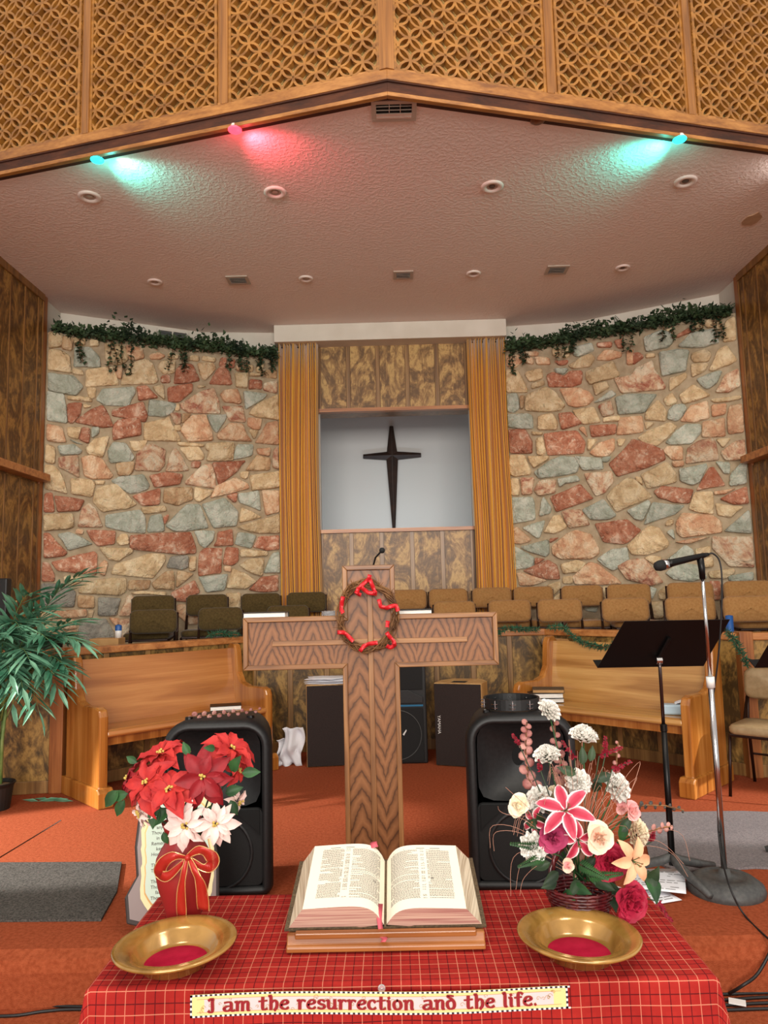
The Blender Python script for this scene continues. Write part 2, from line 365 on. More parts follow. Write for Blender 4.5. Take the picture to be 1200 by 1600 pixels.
def plaid():
    t = NT('red_plaid_cloth'); uv = t.n('ShaderNodeTexCoord'); sp = t.n('ShaderNodeSeparateXYZ'); t.l(uv.outputs['UV'], sp.inputs[0])
    P = .0428
    def line(ch, ph, w):
        f = t.math('FRACT', t.math('ADD', t.math('DIVIDE', sp.outputs[ch], P), ph)); return t.math('LESS_THAN', f, w)
    n = t.n('ShaderNodeTexNoise', Scale=9, Detail=2); t.l(uv.outputs['UV'], n.inputs['Vector'])
    base = t.ramp(n.outputs[0], [(.3, (152, 34, 30)), (.7, (168, 42, 36))])
    band = t.math('MAXIMUM', line(0, .25, .5), line(1, .25, .5))
    c = t.mix(t.math('MULTIPLY', band, .12), base, (120, 16, 18))
    d = t.math('MAXIMUM', line(0, .5, .05), line(1, .5, .055)); c = t.mix(t.math('MULTIPLY', d, .75), c, (50, 10, 18))
    wv = t.math('MAXIMUM', line(0, 0, .04), line(1, 0, .045)); c = t.mix(t.math('MULTIPLY', wv, .42), c, (244, 176, 140))
    return t.fin(c, .85, 0, .15)
M['plaid'] = plaid()
S = {'c': stone_mat('stone_cream', (196, 164, 122), (218, 190, 148), (232, 210, 172), .5),
     't': stone_mat('stone_tan', (178, 138, 100), (200, 166, 126), (212, 186, 150), .5),
     'g': stone_mat('stone_green_grey', (160, 164, 146), (184, 188, 172), (202, 202, 186), .5),
     'w': stone_mat('stone_grey', (136, 132, 122), (158, 152, 140), (172, 168, 154), .5),
     'r': stone_mat('stone_rust', (166, 96, 68), (192, 128, 98), (226, 190, 164), .54),
     'p': stone_mat('stone_peach', (200, 144, 108), (218, 176, 138), (234, 206, 172), .5),
     'm': stone_mat('stone_mottled', (162, 90, 68), (208, 168, 134), (222, 204, 176), .47)}

# ------------------------------------------------------------------ structure
CX = .04
def struct(o): o['kind'] = 'structure'; return o
struct(MB().box(-6, 6, -3, 3.12, -.1, 0).build('floor', M['carpet']))
# raised platform with a soft rounded nosing
pl = MB(); prof = [(3.10, 0), (3.10, .13), (3.115, .175), (3.16, .197), (3.24, .2), (7.2, .2), (7.2, -.1), (3.10, -.1)]
pl.prism(prof, -6, 6, axis='x'); struct(pl.build('floor_platform', M['carpet'], smooth=False))
# choir floor and riser behind the rail
struct(MB().prism([(-3.42, 5.62), (-2.52, 5.74), (-1.3, 6.96), (1.38, 6.96), (2.6, 5.74), (3.46, 5.74), (3.46, 7.1), (1.33, 8.14), (-1.24, 8.14), (-3.42, 7.1)], .2, .70).build('floor_choir', M['carpet']))
struct(MB().prism([(-3.42, 6.6), (-2.3, 6.80), (-1.25, 7.44), (1.3, 7.45), (2.0, 7.07), (2.9, 6.50), (3.46, 6.25), (3.46, 7.1), (1.33, 8.14), (-1.24, 8.14), (-3.42, 7.1)], .70, .83).build('floor_choir_riser', M['carpet']))
# ceiling
SL = .257
def fy(x): return 4.18 + SL*abs(x-CX)
ce = struct(MB().prism([(-6, fy(-6)+.03), (CX, fy(CX)+.03), (6, fy(6)+.03), (6, 10.3), (-6, 10.3)], 4.65, 4.75).build('ceiling', M['ceil']))
random.seed(5)
c0 = atz(1175, 342, 4.65)
MB().prism([(c0.x+.075*math.cos(a)*rnd(.7, 1.1), c0.y+.11*math.sin(a)*rnd(.7, 1.1)) for a in [i*.52 for i in range(12)]], 4.644, 4.652).build('plaster_patch', noisy('patch_tan', (176, 142, 112), (188, 154, 124), 20, .8), ce)
# side walls
def side_wall(sgn, name, X):
    w = struct(MB().box(min(X, X+sgn*.12), max(X, X+sgn*.12), 4.9, 7.1, 0, 4.65).build(name, M['dk']))
    y = 5.0; i = 0
    random.seed(3)
    while y < 7.0:
        y2 = min(y+rnd(.26, .3), 7.02)
        for z0, z1 in ((.2, 2.74), (2.86, 4.6)):
            MB().box(X-sgn*.012, X+sgn*.01, y+.008, y2-.008, z0, z1).build('wall_panel', M['dk'], w, bevel=.003)
            MB().box(X-sgn*.02, X+sgn*.01, y2-.008, y2+.008, z0, z1).build('batten', M['batdark'], w)
        y = y2
    MB().box(*sorted((X-sgn*.13, X)), 4.9, 7.02, 2.76, 2.83).build('wall_shelf', M['cap'], w, bevel=.006)
    MB().box(*sorted((X-sgn*.02, X+sgn*.05)), 7.02, 7.1, 0, 4.65).build('corner_trim', M['trimz'], w, bevel=.006)
    MB().box(*sorted((X-sgn*.03, X)), 4.9, 7.02, 4.58, 4.65).build('top_trim', M['batdark'], w)
    return w
side_wall(-1, 'wall_left', -3.43); side_wall(1, 'wall_right', 3.49)
# white upper walls behind the stone
def wallpoly(pts, z0, z1, name, mat, th=.1):
    m = MB(); n = len(pts)
    for i in range(n-1):
        a, b = Vector(pts[i]), Vector(pts[i+1]); d = (b-a).normalized(); nn = Vector((-d.y, d.x))*th
        m.prism([tuple(a), tuple(b), tuple(b+nn), tuple(a+nn)], z0, z1)
    return m.build(name, mat)
w1 = struct(wallpoly([(-3.45, 7.08), (-3.46, 7.49), (-2.13, 8.18), (-.80, 8.32)], 0, 4.65, 'wall_back_left', M['plaster']))
w2 = struct(wallpoly([(.92, 8.32), (2.2, 8.18), (3.50, 7.49), (3.50, 7.08)], 0, 4.65, 'wall_back_right', M['plaster']))
# baptistry niche
nb = MB(); nb.box(-1.6, 1.7, 9.7, 9.8, 1.5, 4.65); nb.box(-1.6, -1.5, 8.55, 9.7, 1.5, 4.65); nb.box(1.6, 1.7, 8.55, 9.7, 1.5, 4.65); nb.box(-1.6, 1.7, 8.3, 9.8, 1.5, 1.6)
struct(nb.build('wall_niche', M['niche']))

# stone walls
def sutherland(P): return P
def stone_wall(A, B, ztop, name, crops):
    A = Vector((*A, 0)); B = Vector((*B, 0)); t = (B-A).normalized(); L = (B-A).length; nrm = Vector((t.y, -t.x, 0))
    w = MB(); back = -nrm*.3
    p = [A, B, B+back, A+back]; w.prism([(q.x, q.y) for q in p], .2, ztop)
    wo = struct(w.build(name, M['mortar']))
    def on(px, py):
        d = ray(px, py); k = (A-CO).dot(nrm)/d.dot(nrm); q = CO+d*k; return ((q-A).dot(t), q.z)
    for ox, oy, txt in crops:
        for ln in txt.strip().split('\n'):
            tk = ln.split(); col = tk[0]; pts = [on(ox+float(a)*10/6, oy+float(b)*10/6) for a, b in (q.split(',') for q in tk[1:])]
            pts = [(min(max(a, .012), L-.012), min(b, ztop-.005)) for a, b in pts]
            cx = sum(a for a, b in pts)/len(pts); cz = sum(b for a, b in pts)/len(pts)
            area2 = sum(pts[i][0]*pts[(i+1) % len(pts)][1]-pts[(i+1) % len(pts)][0]*pts[i][1] for i in range(len(pts)))
            if area2 < 0: pts = pts[::-1]
            size = math.sqrt(abs(area2)/2)
            # resample the outline with slight roughness
            out = []
            for i in range(len(pts)):
                a, b = Vector(pts[i]), Vector(pts[(i+1) % len(pts)]); pr = Vector(pts[i-1])
                ln_ = (b-a).length; e1 = (pr-a); r_ = min(.013, ln_*.22, e1.length*.22)
                out.append(a+e1.normalized()*r_); out.append(a+(b-a).normalized()*r_)
                nseg = 2 if ln_ > .14 else 1
                for k in range(1, nseg):
                    out.append(a.lerp(b, k/nseg)+Vector((rnd(-.005, .005), rnd(-.006, .006))))
            c = Vector((cx, cz)); n = len(out); dp = rnd(.026, .046)
            out = [p_+(p_-c).normalized()*.0055 for p_ in out]
            def P3(q, h): v = A+t*q.x+nrm*h; return (v.x, v.y, q.y)
            vs = [P3(q, -.005) for q in out]
            def inset(q, k): d = c-q; return q+d.normalized()*min(k, d.length*.5)
            vs += [P3(inset(q, .001), dp*.75+rnd(-.003, .003)) for q in out]
            vs += [P3(inset(q, .009), dp+rnd(-.004, .004)) for q in out]
            vs += [P3(c+(q-c)*.5, dp+rnd(-.004, .012)*min(1, size*5)) for q in out] + [P3(c, dp+rnd(0, .012))]
            fs = [(r*n+i, r*n+(i+1) % n, (r+1)*n+(i+1) % n, (r+1)*n+i) for r in range(3) for i in range(n)]
            fs += [(3*n+i, 3*n+(i+1) % n, 4*n) for i in range(n)]
            cc = P3(c, 0)
            m = MB(); m.add(vs, fs)
            o = m.build('stone', S[col], wo, smooth=True, loc=cc)
    return wo
random.seed(11)
LA = """c 9,11 23,13 22,25 10,27
t 23,16 33,17 31,29 22,27
c 10,28 20,29 29,34 31,50 9,47
g 34,26 48,26 57,35 58,45 33,44
c 33,17 44,18 43,24 34,24
c 48,19 56,20 56,25 48,25
c 62,22 80,24 84,37 79,42 70,42 63,38
p 82,24 97,27 99,36 86,38 83,32
c 32,46 41,48 42,52 32,51
c 45,47 69,44 74,57 75,61 44,63
p 71,45 79,45 77,56 73,53
c 80,51 88,41 100,37 107,41 112,58 108,60 77,61
g 9,50 33,53 42,63 35,71 9,66
c 45,64 54,64 53,73 48,74
c 27,72 49,73 50,77 28,75
g 60,65 89,63 91,68 84,81 62,80 54,75
r 92,63 101,62 112,73 94,76
c 107,63 117,61 118,75 111,69
g 8,67 24,70 27,97 8,94
r 27,79 41,78 39,89 32,97 28,96
c 42,79 50,81 43,83
r 34,96 48,85 60,80 64,86 70,100 60,101
r 69,85 98,77 102,90 100,96 69,90
g 104,75 119,77 125,78 130,80 124,88 117,91 103,90
r 75,94 95,92 96,108 70,113 70,99
c 99,97 118,93 122,91 125,98 132,110 133,114 99,113
p 8,98 22,101 26,115 8,113
c 27,101 40,101 37,112 28,109
r 41,101 48,102 47,116 38,112
g 50,101 57,101 56,107 50,111"""
LB = """c 8,31 17,34 16,37 8,36
p -10,33 -2,31 5,34 0,37 -9,37
c 28,34 36,34 36,39 27,38
c 40,34 52,36 51,40 39,38
c 1,39 14,38 13,50 3,51 -2,44
r 1,53 9,52 9,59 1,59
r 20,42 30,42 37,57 27,59 13,60 15,47
t 35,41 50,41 52,46 42,57 38,53
r 54,46 59,43 65,50 67,61 46,60
r 57,36 62,36 61,44 55,43
r 65,37 70,38 69,45 65,45
p 71,43 78,43 77,48 72,48
c 70,50 82,50 81,64 71,63
c 80,43 87,43 86,49 80,47
c 90,43 97,42 94,50 90,49
c 84,50 94,51 93,53 84,53
t 98,48 109,46 109,55 99,54
r 84,56 95,57 95,65 83,65
m 97,60 109,57 109,69 97,66
c 35,62 41,62 42,63 36,64
r 7,64 30,60 30,67 18,77 8,77
m 19,79 37,68 50,64 55,77 56,88 26,87 20,83
p 56,70 61,66 72,65 76,77 74,79 60,77
g 78,67 100,70 97,74 80,84
c 83,88 91,79 110,70 111,94 90,91
m 58,81 77,81 80,95 78,96 65,95
m 9,88 19,87 19,98 14,98
t 21,88 29,88 25,94 20,97
c 15,79 18,79 18,85 14,85
c 13,99 19,99 19,104 14,104
g 44,89 62,89 61,94 53,106 50,103
p 82,92 95,93 93,103 88,103 82,99
p 30,90 42,89 48,105 49,113 26,114 19,104 22,97
p 65,97 77,98 80,107 86,114 55,112 53,108
c 83,103 92,104 88,112
p 100,97 110,95 111,117 89,115"""
LC = """c 44,13 52,4 66,1 64,9 60,21 47,18
c 7,9 15,11 15,27 6,25
g 18,10 33,9 41,15 38,18 21,19
g 29,4 42,9 34,7
m 19,21 37,19 38,40 33,37 19,30
p 40,21 50,19 60,23 70,38 67,41 50,41 43,38
g 70,7 82,8 85,13 90,21 85,26 67,26 65,15
c 85,6 102,5 98,14 89,15
t 72,27 90,25 88,35 84,38 75,38
m 92,17 101,9 107,8 119,14 118,28 113,34 90,33
c 6,28 15,29 21,36 27,55 6,50
c 30,41 49,42 53,46 50,58 31,55
c 53,43 62,43 61,46 54,46
g 68,43 76,39 98,37 104,47 102,51 86,55 78,50
c 54,51 60,48 73,46 80,53 92,65 83,69 60,72 51,62
r 6,55 13,54 15,72 5,72
r 15,57 43,61 38,71 18,72
r 88,57 113,50 114,53 113,65 97,66
c 96,68 118,66 120,71 99,74
c 5,75 32,74 33,86 27,88 5,90
m 41,68 48,64 54,70 60,86 37,86
g 63,75 95,70 100,77 100,92 85,91 63,86
g 105,76 115,74 117,83 118,90 102,91
p 36,88 42,89 41,93 35,92
r 45,89 72,90 71,102 56,104 49,97
c 77,93 83,93 85,102 76,103 73,99
g 18,93 29,91 51,102 28,108
r 5,92 10,92 27,110 24,113 5,115
c 57,105 88,106 88,110 75,118 65,116"""
LD = """m 13,11 20,20 27,33 5,34 9,20
c 18,12 36,11 41,19 40,23 27,24
c 16,7 41,9 40,11 18,10
c 43,8 69,7 68,24 43,24 46,15 43,14
g 72,9 87,9 86,19 68,23
p 90,13 103,12 102,20 92,18
t 90,19 103,22 102,33 80,33
m 106,14 110,11 111,32 105,30
r 30,25 38,25 36,31 29,30
m 24,43 40,28 48,27 51,38 52,50 24,46
r 49,26 80,24 72,34 55,47
p 47,59 52,48 70,40 82,46 83,50
c 75,35 83,34 81,41 76,40
c 84,38 111,34 111,49 86,52
r -10,38 5,35 21,37 18,46 -5,49
t 4,50 30,49 30,61 16,66 3,63
c 32,49 49,52 47,56 36,63 32,60
r 62,57 72,54 71,62 69,63
g 73,55 92,52 94,71 74,63
p 95,52 111,52 111,72 99,75
c 76,68 95,77 74,82
c 72,86 95,79 111,74 111,92 93,92 79,89
g 25,65 37,65 45,87 30,89 13,90 5,85
g 39,65 60,59 73,72 71,85 50,87
r 3,77 8,74 7,79 4,84
g 32,90 51,90 49,99 42,106 37,102
r 54,91 67,88 68,103 50,104 53,99
g 73,91 90,94 85,106 70,102
r 93,95 111,94 111,107 100,108 87,105
r -28,94 28,91 33,105 33,111 20,112 -28,107"""
LE = """r 12,17 38,10 52,7 55,10 54,29 18,25
r 4,17 10,18 15,29 15,35 3,35
c 24,30 41,31 40,35 31,39 24,35
p 57,20 62,15 65,18 62,30 57,27
c 68,28 72,19 104,9 118,10 119,15 107,32
c 38,43 45,36 68,32 82,32 82,44 76,48 38,46
t 85,34 105,34 103,42 84,43
w 2,37 23,37 35,45 33,59 5,59 2,54
t 37,48 52,49 52,60 37,59
w 56,50 77,51 73,67 56,67
m 75,67 84,48 89,49 88,67
c 87,46 95,44 119,45 119,48 89,47
p 15,63 45,61 45,68 15,69
t 47,62 52,62 50,69 47,69
c 2,62 12,65 13,71 2,75
c 2,77 13,72 24,93 2,95
p 17,71 34,71 36,79 22,80
p 22,82 36,81 35,92 26,92
w 40,72 63,70 71,84 68,95 36,95 38,80
p 66,69 76,70 73,78
m 76,71 86,70 84,88 73,88"""
LF = """w 10,12 26,11 26,22 20,24 6,22
t 28,12 34,12 33,25 27,25
r 37,8 42,4 58,4 57,20 57,27 36,30
r 62,3 73,4 73,16 68,20 59,19
p 60,21 66,21 66,26 60,25
c 75,5 100,7 100,11 75,12
c 74,20 84,14 97,13 95,30 87,28
g 100,20 105,9 111,7 112,27 97,27
g 36,31 55,29 63,28 60,43 43,45
c 68,23 80,28 90,35 80,42 62,41
r 83,43 95,31 110,29 110,44 93,45
t -8,37 5,26 12,25 13,43 -5,42
t 16,25 31,28 15,41
r 10,46 32,34 37,45 25,54 14,53
c 62,46 75,46 75,62 64,60
p 16,57 25,57 35,64 35,75 26,75 17,67
c 0,82 14,82 14,90 0,90
g 30,80 60,80 62,88 30,89
t 42,60 58,62 58,76 40,76
c 78,60 95,62 94,76 80,78"""
stone_wall((-3.42, 7.12), (-1.24, 8.13), 4.30, 'wall_stone_left', [(60, 500, LA), (250, 500, LB), (60, 680, LC), (250, 680, LD), (60, 850, LE), (250, 850, LF)])
RG = """p 4,34 15,33 20,38 12,45 5,44
p 20,30 34,30 33,34 21,34
p 21,36 29,36 29,42 20,40
p 31,35 44,36 45,42 33,42
c 47,28 54,26 55,34 48,34
c 57,27 64,27 63,35 57,36
g 68,26 84,22 86,29 71,35 67,33
r 89,22 103,21 102,26 90,26
r 105,20 113,18 114,26 109,27
c 4,47 14,47 24,66 23,68 4,68
c 23,49 37,46 38,55 26,58 22,52
r 49,39 62,38 60,42 54,43
c 62,43 75,35 83,32 87,36 82,44 66,46
p 90,35 97,28 112,31 111,35 100,38 89,38
r 42,52 48,49 58,53 64,48 75,48 74,60 65,63 44,63
g 49,46 62,46 58,51 51,50
c 79,49 104,39 110,51 108,54 93,57 83,61 79,56
c 28,60 39,57 40,61 28,65
c 22,85 23,71 41,63 50,68 59,80 55,85 35,86
p 54,65 72,64 82,68 86,74 80,80 69,82 62,80
c 85,61 98,58 100,64 88,71
g 86,78 102,66 107,70 100,74
g 5,70 14,69 16,83 11,87 5,86
t 17,72 21,71 20,82 18,84
m 90,81 102,76 105,88 95,91
g 5,89 24,88 28,90 29,102 5,101
c 34,91 47,88 52,96 51,103 34,103
r 53,88 65,87 75,97 56,103
c 66,85 86,82 92,96 76,98
c 95,92 110,90 110,95 95,96
g 106,73 117,70 145,70 133,87 117,88 109,89
r 82,99 107,98 106,107 84,110
p 72,102 77,100 80,110
r 6,103 22,103 28,114 28,125 8,125
c 32,112 38,110 41,123 38,127 33,126
r 39,107 70,104 78,115 76,125 43,127
c 28,105 38,106 37,108 29,108
c 80,112 89,112 82,122 80,122
p 117,30 123,28 123,42 117,42"""
RH = """g 16,29 33,22 44,26 43,33 38,38 18,42
c 33,22 42,20 42,22 36,24
r 46,27 58,20 60,24 47,29
g 48,37 60,25 83,21 86,34 72,38 52,38
c 62,16 70,14 72,20 66,22
c 71,13 82,11 83,18 75,20
c 84,12 88,12 89,20 84,22
c 92,14 102,9 102,31 90,33
r 0,44 12,43 16,47 6,54 0,52
c 18,44 26,44 26,47 18,48
g 30,43 48,40 58,41 55,60 33,65
c 61,44 74,40 79,44 76,51 63,52 60,48
c 60,54 76,53 73,60 61,66
c 77,59 85,41 93,36 103,50 96,54 80,60
m -12,67 5,64 8,58 24,50 25,58 36,74 35,77 -5,81
c 40,67 55,62 56,66 40,79
g 65,68 82,61 89,60 84,71 76,77 71,75
m 83,80 92,64 104,58 106,74 95,80
c 49,83 62,73 78,83 53,91
c 34,87 42,80 47,89 38,93
c 78,87 107,83 107,86 83,90
c 17,106 18,98 29,87 37,98 36,107
g 39,97 44,92 53,91 56,95 47,107 38,105
p 59,93 75,88 77,104 63,108 50,107
p 79,92 93,91 92,100 80,103
p 96,93 108,91 110,117 95,119 94,104
p 71,108 91,104 92,121 70,122
p -7,104 14,102 15,117 -10,120
c 17,108 26,109 18,115
c 10,123 18,117 40,108 47,112 37,123 28,130 18,128
g 36,127 46,116 55,110 69,110 69,118 60,128 40,129"""
RI = """c 7,13 21,13 27,28 26,31 12,33 7,31
c 24,14 44,14 43,17 30,25
g 30,29 45,18 56,14 68,15 72,22 70,29 48,33 35,35
g 68,14 93,16 95,26 76,27
g 94,15 102,14 99,19 94,19
p 82,11 90,2 105,-3 105,8 98,14 88,14
c 108,-2 116,-2 112,4 109,4
g 52,35 70,32 73,37 60,39 54,43
m 77,30 103,28 104,38 96,48 88,51 80,38
c 8,35 15,35 16,51 8,50
m 17,34 30,34 28,49 19,50
m 35,37 50,36 50,48 35,51 30,46
r 45,52 73,40 85,53 84,54 51,66
g 8,53 28,52 30,57 31,73 9,77
g 37,56 39,52 46,62 45,67 35,70
g 75,64 95,54 107,69 100,73 83,73
c 48,70 54,69 61,80 50,86 39,85
m 56,66 63,64 74,64 82,78 63,81
g 19,81 40,74 35,90 32,90
p 9,82 14,80 27,92 25,94 16,96 9,95
r 45,91 53,90 45,95
p 47,98 62,86 70,83 83,87 91,101 90,106 83,110 55,110 48,106
g 17,99 43,92 44,105 41,108 28,104
g 10,98 17,101 30,109 29,118 12,120
r 31,109 40,110 31,116
g 89,110 103,101 117,99 119,112 104,121 95,116"""
RJ = """r -17,33 -5,22 5,10 22,15 34,20 36,29 20,36 0,42 -9,45
c -19,64 -13,56 0,46 8,48 24,64 -10,78 -14,72
r -30,89 -8,86 0,85 13,95 0,107 -5,108 -22,106
c 13,43 37,31 41,36 46,42 46,50 19,56
p 34,21 37,17 52,17 52,29 42,29
p 42,31 53,30 53,35 44,36
m 55,33 57,18 68,11 80,9 83,13 86,29
c 83,10 97,9 90,18
m 88,22 100,13 112,10 112,28 92,30
g 83,31 96,32 96,42 91,42
g 96,54 97,43 108,31 112,33 112,51
g 49,38 74,33 75,36 68,50 61,53 50,49
r 65,58 77,37 81,36 92,53
c 8,45 13,46 15,53 9,49
r 25,59 33,54 62,57 58,70 44,69 30,65
c 63,60 80,59 81,80 66,78 58,75
p 82,59 102,56 92,61 82,62
r 87,66 112,54 114,70 100,71
c 83,70 109,73 97,83 85,81
g 0,77 20,67 22,70 15,86 8,85
g 16,90 24,69 54,72 45,80
p 46,88 52,79 80,81 88,87 89,97 52,102 47,98
g 91,96 104,85 114,76 117,98
c 38,86 43,85 43,90 36,91
g 37,97 43,94 45,104
c 0,110 20,91 30,93 39,106 38,111 18,118 5,118
p 45,106 78,101 60,107 54,108
m 80,101 118,101 119,130 96,129 86,118 80,112"""
RK = """r 20,25 43,15 51,20 54,33 35,32
p 14,27 19,27 42,34 28,39 17,39
c 55,19 70,15 79,18 72,26 58,28
p 66,31 82,17 90,19 107,32 112,37 90,38 69,38
c 57,31 66,30 66,37 57,37
c 42,39 54,35 55,41 48,48 46,41
c 47,52 54,46 54,54
c 15,72 35,72 35,80 15,80
p 58,73 72,73 72,80 58,80
t 76,70 90,70 88,80 76,80
c 94,40 101,40 98,52 94,52
g 76,56 90,58 88,64 78,62
c 100,72 118,72 118,80 100,80"""
RL = """m -9,27 2,21 17,20 25,30 34,42 22,45 0,39
c 16,19 22,17 32,18 30,28
g 36,22 55,7 62,12 63,20
g 36,33 50,24 68,26 75,38 60,41 44,39
c 72,20 80,18 81,27 73,28
c 76,32 100,29 101,33 92,38 78,38
g 95,36 118,32 118,40 96,41
r 77,41 87,41 87,58 80,58
c 30,50 38,44 37,58 30,57
g 21,46 28,48 24,57 21,56
c 21,60 37,60 34,75 22,76
r 99,80 115,80 118,90 100,90
c 64,11 78,8 78,17 66,18"""
stone_wall((1.33, 8.13), (3.48, 7.12), 4.30, 'wall_stone_right', [(785, 500, RG), (980, 480, RH), (785, 690, RI), (980, 670, RJ), (785, 850, RK), (980, 840, RL)])

# panelled walls
def panels(a, b, z0, z1, n, parent, pm, bm, out=.012, bw=.045, ends=True, th=.08, name_wall=None):
    a = Vector((*a, 0)); b = Vector((*b, 0)); t = (b-a).normalized(); L = (b-a).length; nr = Vector((t.y, -t.x, 0))
    if name_wall:
        m = MB(); bk = -nr*th; m.prism([(q.x, q.y) for q in (a, b, b+bk, a+bk)], z0, z1); parent = struct(m.build(name_wall, bm))
    def bar(s0, s1, h0, h1, zz0, zz1, nm, mt, bev=0):
        q = [a+t*s0+nr*h0, a+t*s1+nr*h0, a+t*s1+nr*h1, a+t*s0+nr*h1]
        return MB().prism([(v.x, v.y) for v in q], zz0, zz1).build(nm, mt, parent, bevel=bev)
    for i in range(n):
        s0, s1 = L*i/n, L*(i+1)/n
        bar(s0+bw/2+.004, s1-bw/2-.004, -.01, out, z0+.002, z1-.002, 'wall_panel', pm)
        if i or ends: bar(s0-bw/2 if i else s0, s0+bw/2, -.01, out+.004, z0+.002, z1-.002, 'batten', bm, .002)
    bar(L-bw/2, L, -.01, out+.004, z0+.002, z1-.002, 'batten', bm)
    return parent, bar
# niche surround
sur = MB(); sur.box(-.84, .95, 8.25, 8.6, 3.70, 4.65); up = struct(sur.build('wall_niche_header', M['batdark']))
panels((-.80, 8.25), (.90, 8.25), 3.72, 4.62, 5, up, M['bl'], M['batten'])
MB().box(-.84, .95, 8.22, 8.30, 3.68, 3.72).build('header_trim', M['cap'], up)
lo = struct(MB().box(-.84, .95, 8.25, 8.42, .7, 2.31).build('wall_niche_sill', M['batdark']))
panels((-.80, 8.25), (.90, 8.25), .86, 2.29, 5, lo, M['bl'], M['batten'])
MB().box(-.84, .95, 8.2, 8.44, 2.29, 2.33).build('sill_trim', M['cap'], lo)
jb = MB().box(-1.25, -.80, 8.32, 8.40, .8, 4.65); jb.box(.92, 1.34, 8.32, 8.40, .8, 4.65); struct(jb.build('wall_behind_curtains', M['niche']))
# valance
tag(MB().box(-1.278, 1.343, 8.02, 8.30, 4.452, 4.649).build('valance_box', M['plaster'], bevel=.004), 'long white boxed valance above the gold curtains, under the ceiling', 'valance')
# curtains
def curtain(x0, x1, Y, z0, z1, nf, label, seed):
    random.seed(seed); ph = rnd(0, 6)
    t = thing('curtain', label, 'curtain', ((x0+x1)/2, Y, z0), 0, 'gold curtains')
    m = MB(); nu = nf*8
    am = [rnd(.045, .085) for _ in range(nf+2)]
    def fn(u, v):
        x = x0+(x1-x0)*u + .012*math.sin(v*3+u*9)
        k = u*nf+.35*math.sin(u*21+ph); a = am[int(abs(k)) % (nf+2)]*(1-.15*v)
        return (x + .006*math.sin(v*7+ph), Y-.03+a*math.sin(2*math.pi*k+.5*math.sin(v*2.1+ph)), z0+(z1-z0)*v)
    m.grid(fn, nu, 8); m.build('drape', M['curt'], t, smooth=True, solid=.004)
    MB().tube([(x0, Y+.01, z1-.015), (x1, Y+.01, z1-.015)], .008, 6).build('curtain_rod', M['cmet'], t)
curtain(-1.25, -.79, 8.16, 1.0, 4.451, 12, 'gold pleated floor-length curtain left of the cross niche', 1)
curtain(.90, 1.35, 8.16, 1.0, 4.451, 12, 'gold pleated floor-length curtain right of the cross niche', 2)
# niche cross: four tapered arms with a bevelled ridge
m = MB(); c = Vector((.025, 9.64, 3.425))
def spike(dx, dz, w0, w1, m):
    n = Vector((-dz, 0, dx)).normalized(); e = c+Vector((dx, 0, dz))
    b = [c+n*w0, c-n*w0]; q = [e+n*w1, e-n*w1]; D = Vector((0, .05, 0)); F_ = Vector((0, -.035, 0))
    vs = [b[0]+D, b[1]+D, q[1]+D, q[0]+D, b[0], b[1], q[1], q[0], c+F_, e+F_*.4]
    m.add(vs, [(0, 1, 2, 3), (0, 4, 5, 1), (3, 2, 6, 7), (0, 3, 7, 4), (1, 5, 6, 2), (4, 7, 9, 8), (8, 9, 6, 5), (7, 6, 9)])
spike(0, .40, .075, .024, m); spike(0, -.97, .08, .02, m); spike(.385, 0, .06, .026, m); spike(-.385, 0, .06, .026, m)
tag(m.build('wall_cross', M['cross'], bevel=.003), 'dark wooden tapered cross hanging on the white niche wall', 'cross')

# choir rail
RP = [(-3.42, 5.50), (-2.53, 5.62), (-1.30, 6.85), (1.38, 6.85), (2.61, 5.62), (3.47, 5.55)]
nn = [2, 5, 8, 5, 2]
for i, nm in enumerate(['wall_rail_far_left', 'wall_rail_left', 'wall_rail_back', 'wall_rail_right', 'wall_rail_far_right']):
    pr, bar = panels(RP[i], RP[i+1], .2, 1.2, nn[i], None, M['bm'], M['batten'], name_wall=nm)
    L = (Vector(RP[i+1])-Vector(RP[i])).length
    bar(-.02, L+.02, -.11, .035, 1.19, 1.245, 'rail_cap', M['cap'], .008)
    bar(0, L, 0, .025, .2, .29, 'kick_board', M['batten'], .004)
for p in (RP[1], RP[4]):
    struct(MB().box(p[0]-.05, p[0]+.05, p[1]-.05, p[1]+.05, .2, 1.255).build('trim_rail_post', M['trimz'], bevel=.006))
struct(MB().box(-3.1, -3.0, 5.40, 5.56, .2, 1.25).build('trim_rail_post', M['trimz'], bevel=.006))

# ------------------------------------------------------------------ fretwork fascia
FA = struct(MB().prism([(CX-4.4, fy(CX-4.4)+.07), (CX, fy(CX)+.07), (CX+4.4, fy(CX+4.4)+.07), (CX+4.4, fy(CX+4.4)+.16), (CX, fy(CX)+.16), (CX-4.4, fy(CX-4.4)+.16)], 4.76, 6.4).build('wall_fascia', M['latb']))
ang = math.atan(SL)
def vbar(h0, h1, z0, z1, nm, mat):
    for sg in (-1, 1):
        q = [(CX, fy(CX)+h0), (CX+sg*4.4, fy(CX+4.4)+h0), (CX+sg*4.4, fy(CX+4.4)+h1), (CX, fy(CX)+h1)]
        # object origin turned along the fascia so the grain follows it
        o = MB().prism(q, z0, z1).build(nm, mat, FA, bevel=.003)
vbar(.0, .035, 4.622, 4.648, 'bottom_trim', M['fas'])
vbar(.010, .10, 4.645, 4.716, 'recess_board', M['fasd'])
vbar(-.004, .10, 4.714, 4.724, 'bead', M['fasd'])
vbar(-.010, .10, 4.722, 4.79, 'face_board', M['fas'])
